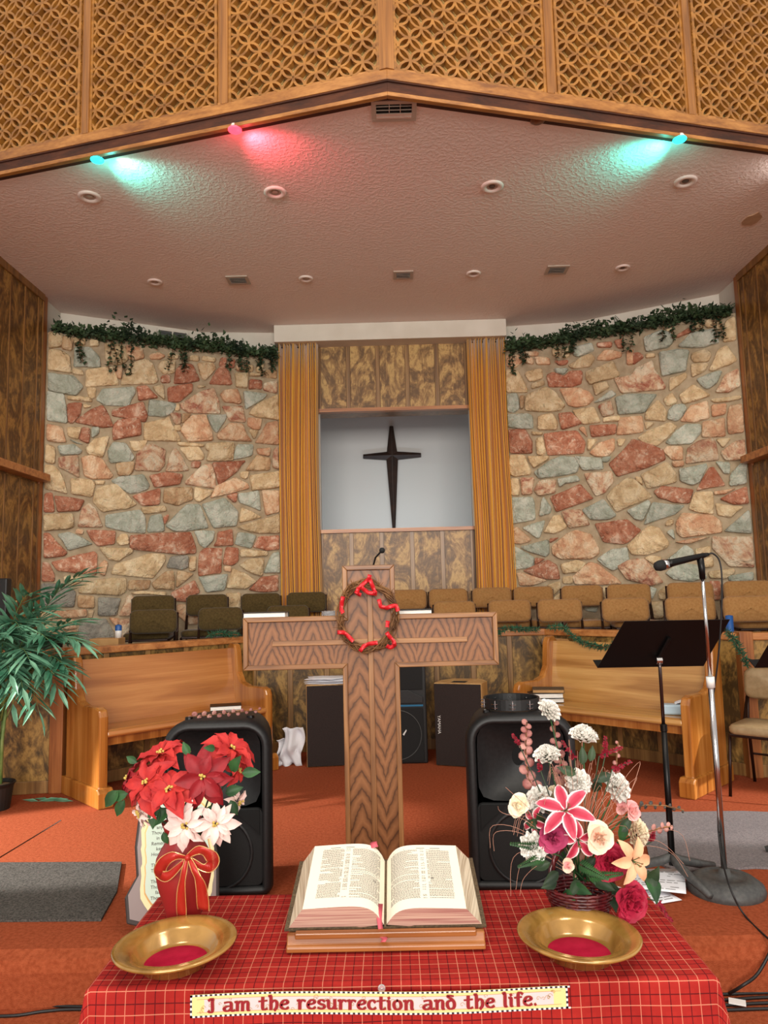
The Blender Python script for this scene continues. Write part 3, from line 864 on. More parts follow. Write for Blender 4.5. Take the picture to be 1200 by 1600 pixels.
for sg, side in ((-1, 'left'), (1, 'right')):
    T = Vector((sg*math.cos(ang), math.sin(ang), 0)); Nn = Vector((sg*math.sin(ang), -math.cos(ang), 0)); O = Vector((CX, fy(CX), 0))
    def P(s, h, z): v = O+T*s+Nn*h; return (v.x, v.y, z)
    div = [.0, 1.105, 2.155, 3.22, 4.29]
    for k in range(4):
        s0, s1 = div[k]+.05, div[k+1]-.045
        m = MB(); R_ = .0768; d = .1086*math.sqrt(.5)*1.0
        d = .0768; i0 = int((s0)/d)-1; seg = 18
        for i in range(i0, int(s1/d)+2):
            for j in range(-1, 10):
                sc_, zc = i*d, 4.80+j*2*d+(i % 2)*d
                if sc_+R_ < s0+.02 or sc_-R_ > s1-.02 or zc-R_ > 6.15: continue
                off = .0006*((i*7+j*3) % 4)
                vs = []; okv = []
                for q in range(seg):
                    a = 2*math.pi*q/seg; ca, sa = math.cos(a), math.sin(a)
                    for rr, h in ((R_-.010, -.008), (R_-.0078, .03+off), (R_+.0078, .03+off), (R_+.010, -.008)):
                        ss = min(max(sc_+rr*ca, s0-.01), s1+.01); zz = max(zc+rr*sa, 4.785)
                        vs.append(P(ss, h-.035, zz))
                fs = []
                for q in range(seg):
                    a = 2*math.pi*(q+.5)/seg
                    if not (s0-.012 < sc_+R_*math.cos(a) < s1+.012 and zc+R_*math.sin(a) > 4.775): continue
                    b0 = q*4; b1 = ((q+1) % seg)*4
                    for e in range(3): fs.append((b0+e, b1+e, b1+e+1, b0+e+1))
                m.add(vs, fs)
        o = m.build('fretwork', M['lat'], FA, smooth=False, kind='stuff')
        q = [P(s0-.03, -.04, 0), P(s1+.03, -.04, 0), P(s1+.03, -.005, 0), P(s0-.03, -.005, 0)]
        MB().prism([(v[0], v[1]) for v in q], 4.785, 4.812).build('fret_rail', M['fas'], FA)
        for sa, sb in ((s0-.006, s0+.012), (s1-.012, s1+.006)):
            q = [P(sa, -.05, 0), P(sb, -.05, 0), P(sb, .0, 0), P(sa, .0, 0)]
            MB().prism([(v[0], v[1]) for v in q], 4.785, 6.3).build('fret_stile', M['lat'], FA)
        for sa, sb, hh in ((s1+.006, s1+.052, .012), (s1+.052, s1+.088, -.012)):
            q = [P(sa, -.06, 0), P(sb, -.06, 0), P(sb, hh, 0), P(sa, hh, 0)]
            MB().prism([(v[0], v[1]) for v in q], 4.788, 6.35).build('divider', M['fasz'], FA, bevel=.003)
MB().prism([(CX-.045, fy(CX)+.05), (CX-.045, fy(CX)-.005), (CX, fy(CX)-.02), (CX+.045, fy(CX)-.005), (CX+.045, fy(CX)+.05)], 4.788, 6.35).build('divider', M['fasz'], FA)

# ------------------------------------------------------------------ ceiling fittings
def vent(px, py, w, d, label, nsl, deep=False, grp=None):
    c = atz(px, py, 4.65); t = thing('ceiling_vent', label, 'vent', (c.x, c.y, 4.65), 0, grp)
    fr = .03
    m = MB()
    for a in ((-w/2, w/2, -d/2, -d/2+fr), (-w/2, w/2, d/2-fr, d/2), (-w/2, -w/2+fr, -d/2+fr, d/2-fr), (w/2-fr, w/2, -d/2+fr, d/2-fr)):
        m.box(a[0], a[1], a[2], a[3], -.012, .0)
    m.build('vent_frame', M['vent'], t, bevel=.002, local=True)
    MB().box(-w/2+fr, w/2-fr, -d/2+fr, d/2-fr, -.003, -.001).build('backing', M['hole'] if deep else M['ventd'], t, local=True)
    for i in range(nsl):
        y = -d/2+fr+(d-2*fr)*(i+.5)/nsl
        MB().box(-w/2+fr, w/2-fr, -.011, .011, -.0015, .0, Matrix.Translation((0, y, -.008)) @ Matrix.Rotation(.5 if not deep else 1.0, 4, 'X')).build('slat', M['vent'], t, local=True)
    if deep:
        for x in (-.03, .04): MB().box(x-.002, x+.002, -d/2+fr, d/2-fr, -.01, -.004).build('damper_bar', M['dl'], t, local=True)
        MB().box(-w/2+fr, w/2-fr, d/2-fr-.05, d/2-fr, -.011, -.006).build('vent_flap', M['dl'], t, local=True)
vent(615.5, 172, .285, .20, 'largest ceiling vent with open damper under the fascia peak', 4, True)
vent(372, 437, .21, .19, 'small square ceiling vent left of the stage centre', 7)
vent(630, 429, .19, .18, 'small square ceiling vent in the middle of the rear row', 7)
vent(870, 421, .21, .19, 'small square ceiling vent right of the stage centre', 7)
words = {(140, 307): 'pale round downlight in the front row, nearest the left wall', (430, 300): 'pale round downlight in the front row, below the red ceiling glow',
 (769, 291): 'round downlight in the front row, right of the ridge centre', (1071, 283): 'tilted round downlight in the front row, nearest the cyan lamp on the right',
 (242, 440): 'round downlight in the rear row, nearest the left wall', (478, 435): 'round downlight in the rear row, between the left and middle vents',
 (740, 427): 'round blank downlight in the rear row, between the middle and right vents', (973, 418): 'round downlight in the rear row, nearest the right wall'}
for i, ((px, py), lab) in enumerate(words.items()):
    c = atz(px, py, 4.65); t = thing('downlight', lab, 'ceiling light', (c.x, c.y, 4.65), 0, 'recessed downlights')
    r = .085 if i < 4 else .07
    MB().lathe([(r, .0), (r, -.008), (r*.85, -.016), (r*.55, -.010), (r*.5, .0)], 28).build('trim_ring', M['dl'], t, smooth=True, local=True)
    MB().lathe([(r*.5, -.004), (r*.35, .0), (.001, -.001)], 20).build('baffle', M['dlin'], t, local=True)
    if i in (0, 1, 2, 3, 4, 5, 7): MB().ball((0, 0, -.002), r*.3, 12, sz=.3).build('eyeball', M['ventd' if i in (2, 7, 3) else 'vent'], t, smooth=True, local=True)
c = atz(840, 186, 4.65); t = thing('ceiling_sensor', 'small round bronze fitting on the ceiling beside the fascia', 'ceiling fitting', (c.x, c.y, 4.65))
MB().lathe([(.05, 0), (.05, -.01), (.035, -.022), (.001, -.024)], 20).build('cap', M['bronze'], t, smooth=True, local=True)
for px, py, mt, col, lab, tgt, pw in ((152, 250, 'cyan', (.10, 1, .85), 'glowing cyan flood bulb nearest the left wall', (262, 292), 20), (367, 203, 'redb', (1, .07, .12), 'glowing red flood bulb left of the ridge', (440, 240), 24),
                              (1062, 218, 'cyan', (.05, 1, .85), 'glowing cyan flood bulb on the right side of the ceiling', (985, 250), 26)):
    c = atz(px, py, 4.62); g = atz(tgt[0], tgt[1], 4.65); d = (Vector((g.x, g.y, 4.65))-Vector((c.x, c.y, 4.62))).normalized()
    t = thing('flood_bulb', lab, 'lamp', (c.x, c.y, 4.65), 0, 'coloured flood bulbs')
    MB().lathe([(.03, 0), (.034, -.012), (.03, -.02)], 16).build('socket', M['dl'], t, local=True)
    MB().ball((0, 0, -.03), .046, 16, sz=.35).build('bulb', M[mt], t, smooth=True, local=True)
    spot('flood_bulb_light', (c.x+d.x*.05, c.y+d.y*.05, 4.53), (g.x, g.y, 4.66), 95, pw, col, 1, .03)
    pl_ = bpy.data.lights.new('flood_bulb_glow', 'POINT'); pl_.energy = 1.6; pl_.color = col; pl_.shadow_soft_size = .03
    po = bpy.data.objects.new('flood_bulb_glow', pl_); COL.objects.link(po); po.location = (c.x+d.x*.09, c.y+d.y*.09, 4.50)
    if px == 152:
        g = atz(225, 262, 4.65); spot('flood_bulb_glint', (c.x+.1, c.y+.02, 4.60), (g.x, g.y, 4.655), 70, 2.5, (.95, .97, 1), 1, .03)
g = atz(1195, 255, 4.65); spot('white_flood_light', (g.x+.25, g.y-.05, 4.56), (g.x-.1, g.y+.15, 4.66), 100, 3.5, (1, .97, .92), 1, .03)
# wall louvre
t = thing('wall_louvre', 'pale wall louvre above the left garland', 'vent', (-2.43, 8.02, 4.36), math.atan2(8.18-7.49, 2.13*-1+3.46))
for a in ((-.17, .17, 0, .02), (-.17, .17, .235, .255), (-.17, -.15, .02, .235), (.15, .17, .02, .235), (-.008, .008, .02, .235)):
    MB().box(a[0], a[1], -.035, -.002, a[2], a[3]).build('frame_bar', M['plaster'], t, local=True)
for i in range(8):
    MB().box(-.15, .15, -.02, -.016, .03+i*.026, .05+i*.026).build('slat', M['castg'], t, local=True)

# ------------------------------------------------------------------ garlands on the stone ledges
def leaf_add(m, p, d, up, l, w):
    d = Vector(d).normalized(); s = d.cross(Vector(up)).normalized()
    if s.length < .1: s = Vector((1, 0, 0))
    u = s.cross(d)
    p = Vector(p); m.add([p, p+d*l*.4+s*w*.5+u*l*.08, p+d*l, p+d*l*.4-s*w*.5+u*l*.08, p+d*l*.45-u*l*.05], [(0, 1, 4), (1, 2, 4), (2, 3, 4), (3, 0, 4)])
def garland(a, b, label, seed, trails):
    random.seed(seed); a = Vector((*a, 4.30)); b = Vector((*b, 4.30)); tt = (b-a); L = tt.length; tt.normalize(); nr = Vector((tt.y, -tt.x, 0))
    t = thing('ivy_garland', label, 'garland', tuple(a), 0, 'garlands along the stone ledges')
    m = MB(); m2 = MB(); vine = MB()
    pts = [a+tt*L*i/30+nr*rnd(-.02, .04)+Vector((0, 0, rnd(.01, .05))) for i in range(31)]; vine.tube(pts, .008, 5)
    for i in range(int(L*1150)):
        s = rnd(0, L); p = a+tt*s+nr*(rnd(-.06, .11))+Vector((0, 0, abs(random.gauss(0, .055))*(1+.4*math.sin(s*7+seed))+ .01-.05*(rnd(0, 1) < .35)))
        if p.z < 4.31: p += nr*.05
        d = Vector((rnd(-1, 1), rnd(-1, 1), rnd(-.5, 1))); leaf_add(m, p, d, (rnd(-1, 1), rnd(-1, 1), 1), rnd(.04, .065), rnd(.035, .05))
    for i in range(int(L*16)):   # fern fronds
        s = rnd(0, L); p = a+tt*s+nr*rnd(-.02, .08)+Vector((0, 0, .04)); d = (tt*rnd(-.7, .7)+nr*rnd(-.2, .5)+Vector((0, 0, rnd(.2, 1)))).normalized(); ln = rnd(.12, .2)
        side = d.cross(nr).normalized()
        for k in range(9):
            q = p+d*ln*k/9-Vector((0, 0, .05*(k/9)**2)); w = .045*(1-k/10)
            for sg in (-1, 1): leaf_add(m2, q, d*.5+side*sg, nr, w, .012)
    for s, dn in trails:
        for _ in range(2):
            q = a+tt*(s*L+rnd(-.05, .05))+nr*.08; pp = [q+Vector((0, 0, .02))]
            for k in range(8): pp.append(pp[-1]+tt*rnd(-.02, .02)+Vector((0, 0, -dn/8)))
            vine.tube(pp, .004, 4)
            for p in pp:
                for _ in range(4): leaf_add(m, p+tt*rnd(-.02, .02)+nr*rnd(0, .03), (rnd(-1, 1), rnd(-1, .2), rnd(-1, .3)), (0, -.3, 1), rnd(.03, .05), rnd(.03, .04))
    vine.build('vine', M['vine'], t); m.build('ivy_leaves', M['ivy'], t, kind='stuff'); m2.build('fern_fronds', M['pine'] if 0 else M['ivy'], t, kind='stuff')
garland((-3.38, 7.17), (-1.28, 8.14), 'ivy and fern garland along the left stone ledge', 3, [(.10, .30), (.24, .36), (.30, .38), (.52, .30), (.55, .25), (.78, .22), (.83, .22), (.92, .25), (.97, .18)])
garland((1.37, 8.14), (3.45, 7.16), 'ivy and fern garland along the right stone ledge', 8, [(.03, .30), (.09, .2), (.27, .2), (.33, .16), (.57, .25), (.74, .2), (.88, .15), (.93, .28)])
def swag(pts, label, seed, r=.05):
    random.seed(seed); pts = [Vector(p) for p in pts]; t = thing('pine_garland', label, 'garland', tuple(pts[0]), 0, 'pine garland swags on the choir rail')
    w = MB(); w.tube(pts, .006, 5); w.build('wire', M['vine'], t); m = MB()
    for i in range(len(pts)-1):
        n = int((pts[i+1]-pts[i]).length*900)
        for _ in range(n):
            p = pts[i].lerp(pts[i+1], rnd(0, 1)); d = Vector((rnd(-1, 1), rnd(-1, 1), rnd(-1, 1))).normalized(); leaf_add(m, p, d, (rnd(-1, 1), 0, 1), r*rnd(.6, 1.1), .006)
    m.build('needles', M['pine'], t, kind='stuff')
swag([at(776, 990, 6.68), at(790, 982, 6.68), at(812, 983, 6.70), at(840, 984, 6.72)], 'pine garland swag on the rail just right of the lectern arm', 1)
swag([at(858, 980, 6.34), at(880, 980, 6.30), at(896, 995, 6.28), at(915, 1006, 6.2), at(945, 1012, 6.1), at(975, 1006, 6.0)], 'pine garland swag draped over the rail above the right pew', 2)
swag([at(1137, 985, 5.45), at(1150, 1005, 5.42), at(1163, 1028, 5.40), at(1168, 1040, 5.40)], 'pine garland end hanging beside the music stand', 3)
swag([at(326, 992, 6.3), at(345, 990, 6.35), at(372, 992, 6.45)], 'pine garland clump on the rail behind the left pew', 4)
swag([at(103, 1005, 5.68), at(117, 1003, 5.7), at(130, 1005, 5.75)], 'pine garland tuft on the rail beside the palm', 5, .04)

# ------------------------------------------------------------------ chairs
def rrect(w, h, r, n=5, x0=0, y0=0):
    out = []
    for cx, cy, a0 in ((w/2-r, h/2-r, 0), (-w/2+r, h/2-r, 90), (-w/2+r, -h/2+r, 180), (w/2-r, -h/2+r, 270)):
        for k in range(n+1): a = math.radians(a0+90*k/n); out.append((x0+cx+r*math.cos(a), y0+cy+r*math.sin(a)))
    return out
def make_chair(fab):
    r = thing('choir_chair', 'x', 'chair', (0, 0, 0))
    # local: x width, -y towards the sitter's knees, backrest at y=0
    b = MB(); poly = rrect(.415, .215, .055)
    n = len(poly); prof = [(1, .0), (1.0, .012), (.97, .032), (.85, .042), (0.02, .046)]
    vs = []
    for k, d in prof:
        for x, z in poly: vs.append((x*k, -d+.02*(x/.22)**2*-1+.0, z*k))
    fs = [(q*n+i, q*n+(i+1) % n, (q+1)*n+(i+1) % n, (q+1)*n+i) for q in range(len(prof)-1) for i in range(n)] + [tuple(range(n))]
    Mx = Matrix.Translation((0, .0, .70)) @ Matrix.Rotation(-.12, 4, 'X')
    b.add(vs, fs, Mx); b.build('backrest', fab, r, smooth=True, local=True)
    s = MB(); sp = rrect(.42, .40, .06); s.add([(x*k, y*k-.24, z) for k, z in ((.97, .405), (1, .42), (1, .445), (.94, .462), (.5, .466)) for x, y in sp],
        [(q*n+i, q*n+(i+1) % n, (q+1)*n+(i+1) % n, (q+1)*n+i) for q in range(4) for i in range(n)]+[tuple(range(n))[::-1], tuple(range(4*n, 5*n))]); s.build('seat', fab, r, smooth=True, local=True)
    f = MB(); f.box(-.2, .2, -.43, -.05, .385, .406); f.build('seat_pan', M['cmet'], r, local=True, bevel=.006)
    for sg in (-1, 1):
        x = sg*.205
        MB().tube([(x, .02, .78), (x, .012, .60), (x, -.02, .42), (x*1.02, .04, .0)], .011, 8).build('rear_leg', M['cmet'], r, smooth=True, local=True)
        MB().tube([(x, .0, .60), (x, -.12, .40), (x, -.40, .39), (x*1.02, -.46, .0)], .011, 8).build('front_leg', M['cmet'], r, smooth=True, local=True)
    MB().tube([(-.205, .02, .2), (.205, .02, .2)], .008, 6).build('stretcher', M['cmet'], r, local=True)
    return r
ORD = ['first', 'second', 'third', 'fourth', 'fifth', 'sixth', 'seventh', 'eighth', 'ninth', 'tenth', 'eleventh', 'twelfth']
proto = {'olive': make_chair(M['olive']), 'tan': make_chair(M['tan'])}; used = {'olive': False, 'tan': False}
def place(px, Y, z, rz, fab, label, group):
    p = at(px, 930, Y); o = proto[fab] if not used[fab] else copy_tree(proto[fab]); used[fab] = True
    o.location = (p.x, Y, z); o.rotation_euler = (0, 0, rz); tag(o, label, 'chair', group)
back = [(240, 7.30, 'olive', .16), (324, 7.60, 'olive', .14), (408, 7.86, 'olive', .1), (479, 7.95, 'olive', .05), (636, 7.98, 'tan', 0), (700, 7.98, 'tan', 0), (768, 7.95, 'tan', -.05), (833, 7.88, 'tan', -.08), (909, 7.62, 'tan', -.12), (982, 7.36, 'tan', -.14), (1078, 7.02, 'tan', -.14), (1168, 6.74, 'tan', -.16)]
for i, (px, Y, fb, rz) in enumerate(back):
    w = ('olive-toned padded chair in the back choir row, %s from the left wall' % ORD[i]) if fb == 'olive' else ('tan padded chair in the back choir row, %s from the right wall' % ORD[11-i])
    place(px, Y, .83, rz, fb, w, 'back row of choir chairs')
front = [(241, 6.74, 'olive', .16), (345, 7.08, 'olive', .14), (450, 7.38, 'olive', .05), (709, 7.40, 'tan', 0), (795, 7.36, 'tan', -.05), (873, 7.10, 'tan', -.1), (975, 6.82, 'tan', -.14), (1076, 6.48, 'tan', -.14), (1168, 6.22, 'tan', -.16)]
for i, (px, Y, fb, rz) in enumerate(front):
    w = ('olive-toned padded chair in the front choir row, %s from the left wall' % ORD[i]) if fb == 'olive' else ('tan padded chair in the front choir row, %s from the right wall' % ORD[8-i])
    place(px, Y, .70, rz, fb, w, 'front row of choir chairs')
ch = make_chair(M['beige']); ch.name = 'platform_chair'; ch.location = (2.68, 5.32, .2); ch.rotation_euler = (0, 0, -.75)
tag(ch, 'beige vinyl metal-legged chair on the platform at the far right edge', 'chair')

# ------------------------------------------------------------------ pews
def pew(loc, rz, L, label, front_mat):
    r = thing('pew', label, 'pew', loc, rz, 'short oak pews')
    prof = [(.02, .10), (.02, .60), (.04, .645), (.09, .66), (.30, .655), (.40, .68), (.455, .76), (.475, .95), (.50, .995), (.56, 1.01), (.61, .97), (.60, .10)]
    for x0 in (0, L-.065):
        e = MB().prism(prof, x0, x0+.065, axis='x').build('pew_end', M['pewz'], r, bevel=.012, local=True)
        MB().prism([(-.03, 0), (-.03, .10), (-.005, .13), (.62, .13), (.64, .10), (.64, 0)], x0-.022, x0+.087, axis='x').build('foot', M['pewz'], e, bevel=.008, local=True)
    MB().prism([(.475, .44), (.495, .44), (.575, .955), (.55, .965)], .06, L-.06, axis='x').build('backrest', front_mat, r, bevel=.004, local=True)
    MB().prism([(.03, .455), (.02, .47), (.025, .495), (.06, .505), (.49, .48), (.49, .45), (.08, .46)], .06, L-.06, axis='x').build('seat', front_mat, r, bevel=.006, local=True)
    MB().box(.06, L-.06,   .10, .125, .39, .458).build('seat_apron', M['pewz'], r, local=True)
    return r
q = math.pi/4
pew((-2.03, 5.15, .2), q, 1.45, 'oak pew angled beside the palm on the left', M['pew'])
pew((.93, 6.11, .2), -q, 1.45, 'pale oak pew angled behind the music stand on the right', M['pewr'])

# ------------------------------------------------------------------ books
def book(name, label, loc, rz, w, d, h, cover, edges, group=None, cat='book'):
    t = thing(name, label, cat, loc, rz, group)
    m = MB(); c = .004
    m.box(-w/2, w/2, -d/2, d/2, 0, c); m.box(-w/2, w/2, -d/2, d/2, h-c, h); m.box(-w/2, w/2, d/2-c, d/2, c, h-c)
    m.build('cover', M[cover], t, bevel=.0015, local=True)
    MB().box(-w/2+.005, w/2-.005, -d/2+.004, d/2-c, c, h-c).build('page_block', M[edges], t, local=True)
    return t

# ------------------------------------------------------------------ lectern with cross front
lx, ly = -.112, 3.45
LE_ = thing('cross_lectern', 'oak lectern fronted by a large framed cross in the middle of the platform', 'lectern', (lx, ly, .2))
# frame outline in local x,z(z from the platform)
o1 = [(-.13, 0), (.13, 0), (.13, 1.065), (.585, 1.065), (.585, 1.305), (.118, 1.305), (.118, 1.535), (-.125, 1.535), (-.125, 1.305), (-.588, 1.305), (-.588, 1.065), (-.13, 1.065)]
MB().prism(o1, -.0, .035, axis='y').build('cross_back', M['oakz'], LE_, local=True)
def inner(poly, k):
    out = []; n = len(poly)
    for i in range(n):
        p0, p1, p2 = Vector(poly[i-1]), Vector(poly[i]), Vector(poly[(i+1) % n])
        d1 = (p1-p0).normalized(); d2 = (p2-p1).normalized(); n1 = Vector((-d1.y, d1.x)); n2 = Vector((-d2.y, d2.x))
        out.append(tuple(p1+(n1+n2)*k))
    return out
inn = inner(o1, .022)
for i in range(len(o1)):
    j = (i+1) % len(o1); hor = abs(o1[i][1]-o1[j][1]) < .01
    ln_ = (Vector(o1[i])-Vector(o1[j])).length
    poly = [o1[i], o1[j], inn[j], inn[i]]
    MB().prism(poly, -.026, .0, axis='y').build('frame_moulding', M['oak'] if hor else M['oakz'], LE_, bevel=.003, local=True)
x_ = .108
MB().box(-x_, x_, -.006, .001, .02, 1.515).build('stem_panel', M['oakstem'], LE_, local=True)
for a, b in ((-.567, -x_), (x_, .565)):
    MB().box(a, b, -.006, .001, 1.087, 1.283).build('arm_panel', M['oakarm'], LE_, local=True)
MB().box(-.012, .012, -.018, -.005, .02, 1.40).build('upright_strip', M['oakz'], LE_, local=True, bevel=.002)
for a, b in ((-.455, -.013), (.013, .445)):
    MB().box(a, b, -.018, -.005, 1.172, 1.196).build('cross_strip', M['oak'], LE_, local=True, bevel=.002)
MB().box(-.57, .57, .035, .34, 1.255, 1.285).build('desk_shelf', M['oak'], LE_, local=True, bevel=.003)
MB().box(-.11, .11, .035, .24, .0, 1.255).build('post', M['oakz'], LE_, local=True)
MB().box(-.25, .25, .0, .40, .0, .03).build('base', M['oak'], LE_, local=True)
# small gooseneck microphone on the lectern
t = thing('gooseneck_microphone', 'short black gooseneck microphone behind the cross top', 'microphone', (lx, ly+.2, 1.485))
g0 = at(582, 885, ly+.18); g1 = at(597, 860, ly+.15)
MB().tube([(g0.x, g0.y+.01, 1.487), g0+Vector((0, 0, -.01)), g0+(g1-g0)*.4+Vector((-.004, 0, .012)), g0+(g1-g0)*.8+Vector((-.003, 0, .002)), g1], .0045, 8).build('gooseneck', M['blkm'], t, smooth=True)
MB().ball(g1, .0145, 14).build('windscreen', M['grl'], t, smooth=True)
MB().lathe([(.02, 0), (.02, .01), (.006, .014)], 14, Matrix.Translation((g0.x, g0.y+.01, 1.485))).build('base', M['blkm'], t)
book('hymnal', 'black hymnal with white page edges on the left arm of the lectern', (at(415, 965, ly+.12).x, ly+.14, 1.485), .04, .205, .15, .042, 'black', 'edgew', 'books on the lectern')
book('hymnal', 'black hymnal with white page edges on the right arm of the lectern', (at(643, 955, ly+.12).x, ly+.14, 1.485), -.03, .20, .15, .038, 'black', 'edgew', 'books on the lectern')
t = thing('glass_dish', 'cut-glass dish on the lectern beside the wreath', 'dish', (at(517, 957, ly+.1).x, ly+.1, 1.485))
m = MB(); n = 20
m.lathe([(.022, 0), (.036, .006), (.044, .034), (.046, .04), (.042, .036), (.034, .01), (.001, .008)], n); m.build('bowl', M['glass'], t, local=True)
for k in range(8):
    a = k*math.pi/4; MB().box(-.003, .003, -.002, .002, .004, .034, Matrix.Translation((.041*math.cos(a), .041*math.sin(a), 0)) @ Matrix.Rotation(a, 4, 'Z')).build('cut_rib', M['glass'], t, local=True)
# crown of thorns
random.seed(21)
wc = at(574, 962, ly-.05); t = thing('thorn_wreath', 'twisted thorn wreath with red ribbon hung on the cross', 'wreath', tuple(wc))
RX, RZ = .128, .150
for s in range(9):
    ph = rnd(0, 6.28); k1 = random.choice([3, 4, 5]); am = rnd(.008, .02); pts = []
    for i in range(49):
        a = 2*math.pi*i/48; rr = 1+am*math.sin(k1*a+ph)/.13
        pts.append((wc.x+RX*rr*math.cos(a), wc.y+.012*math.sin(k1*a+ph*2), wc.z+RZ*rr*math.sin(a)))
    MB().tube(pts, rnd(.0028, .0045), 6).build('vine', M['vine'], t, smooth=True)
m = MB()
for i in range(80):
    a = rnd(0, 6.28); p = Vector((wc.x+RX*math.cos(a), wc.y-.01, wc.z+RZ*math.sin(a))); d = Vector((math.cos(a+rnd(-1.3, 1.3))*random.choice((1, 1, -1)), rnd(-.7, 0), math.sin(a+rnd(-1.3, 1.3)))).normalized()
    m.tube([p, p+d*rnd(.02, .05)], [.0022, .0004], 4)
m.build('thorns', M['vine'], t, kind='stuff')
def ribbon(path, w, mat, t, nm='ribbon', sd=(0, 1, 0)):
    m = MB(); pts = [Vector(p) for p in path]; vs = []
    for i, p in enumerate(pts):
        tg = (pts[min(i+1, len(pts)-1)]-pts[max(i-1, 0)]).normalized(); s = tg.cross(Vector(sd)); s = s.normalized() if s.length > 1e-3 else Vector((1, 0, 0))
        tw = .5*math.sin(i*.9); s = (s*math.cos(tw)+Vector(sd)*math.sin(tw)).normalized()
        vs += [p-s*w/2, p+s*w/2]
    m.add(vs, [(2*i, 2*i+1, 2*i+3, 2*i+2) for i in range(len(pts)-1)]); return m.build(nm, mat, t, smooth=True, solid=.001)
def WP(px, py, dy=-.02): return at(px, py, ly-.075+dy)
for path in ([(578, 898), (576, 905), (568, 912), (560, 920), (556, 927)], [(578, 905), (582, 915), (585, 924), (588, 928), (575, 926), (565, 918)], [(560, 918), (558, 927), (564, 930)], [(536, 932), (534, 942), (533, 952), (536, 958)],
             [(592, 936), (595, 948), (604, 950), (612, 947), (619, 946), (622, 955)], [(527, 988), (536, 988), (542, 992), (552, 1002)], [(604, 988), (608, 994), (615, 1002), (617, 1008), (610, 1012), (604, 1009)],
             [(562, 1018), (568, 1010), (576, 1006), (590, 1004)], [(606, 970), (605, 980)]):
    pp = []
    for i in range(len(path)-1):
        a, b = Vector(path[i]), Vector(path[i+1])
        for k in range(3): c = a.lerp(b, k/3); pp.append(WP(c.x, c.y, -.006*math.sin(len(pp))))
    pp.append(WP(*path[-1])); ribbon(pp, .019, M['rib2'], t)

# ------------------------------------------------------------------ loudspeakers
def pa_speaker(loc, rz, w, h, d, label):
    t = thing('loudspeaker', label, 'speaker', loc, rz, 'pair of big black loudspeakers')
    def outline(k, wd=w, ht=h, n=6):
        pts = []
        rt, rb = .13, .05
        for cx, cz, a0, r in ((wd/2-rt, ht-rt, 0, rt), (-wd/2+rt, ht-rt, 90, rt), (-wd/2+rb, rb, 180, rb), (wd/2-rb, rb, 270, rb)):
            for q_ in range(n+1): a = math.radians(a0+90*q_/n); pts.append((cx+(r-k)*math.cos(a), cz+(r-k)*math.sin(a)))
        return pts
    o0, n = outline(0), 28
    rings = [(outline(.05), d), (outline(.02), d-.03), (outline(0), d-.1), (outline(0), .05), (outline(.008), .02), (outline(.03), .0), (outline(.045), .012), (outline(.05), .03)]
    n = len(o0); sh = MB()
    # taper the back
    vs = [(x*(1-.25*max(0, (y-.1)/d)), y, z) for o_, y in rings for x, z in o_]
    fs = [(q_*n+i, q_*n+(i+1) % n, (q_+1)*n+(i+1) % n, (q_+1)*n+i) for q_ in range(len(rings)-1) for i in range(n)] + [tuple(range(n))]
    sh.add(vs, fs).build('cabinet', M['blk'], t, smooth=True, local=True)
    # front baffle: horn funnel above, grille below
    zh0, zh1 = h*.49, h-.055; hw = w/2-.055; zm = (zh0+zh1)/2+.01
    def horn(u, v):
        a = 2*math.pi*u; e = 1-v
        ca, sa = math.cos(a), math.sin(a); k = 1/max(abs(ca)**6+abs(sa)**6, 1e-6)**(1/6)*(1 if v < .5 else 1)
        kk = k*(1-v)+v
        return (ca*kk*(hw*(1-v)**.9+.03*v), .03+.12*v**.75, zm+sa*kk*((zh1-zh0)/2*(1-v)**.8+.045*v))
    MB().grid(horn, 32, 6).build('horn', M['blk'], t, smooth=True, local=True)
    MB().box(-.05, .05, .15, .155, zm-.06, zm+.06).build('horn_throat', M['hole'], t, local=True)
    MB().prism(rrect(w-.09, zh0-.05, .03, 4, 0, .05+(zh0-.05)/2), .022, .05, axis='y').build('grille', M['grl'], t, bevel=.003, local=True)
    rg = MB(); rg.grid(lambda u, v: ((.165+.008*math.cos(2*math.pi*v))*math.cos(2*math.pi*u), .02+.006*math.sin(2*math.pi*v), .20+(.165+.008*math.cos(2*math.pi*v))*math.sin(2*math.pi*u)), 36, 6)
    rg.build('woofer_ring', M['blk'], t, smooth=True, local=True)
    for sg in (-1, 1):
        MB().prism([(sg*.08, zh0-.005), (sg*(w/2-.06), zh0-.005), (sg*(w/2-.06), zh0-.12), (sg*.19, zh0-.10), (sg*.12, zh0-.04)], .012, .024, axis='y').build('port', M['hole'], t, local=True)
        MB().lathe([(.02, 0), (.018, .012), (.001, .014)], 12, Matrix.Translation((sg*.15, .1, h-.004))).build('fly_point', M['blkm'], t, local=True)
    return t
pa_speaker((-.866, 3.60, .2), .05, .525, .815, .40, 'big black loudspeaker behind the poinsettias')
pa_speaker((.586, 3.60, .2), -.04, .525, .815, .40, 'big black loudspeaker behind the white carnations')
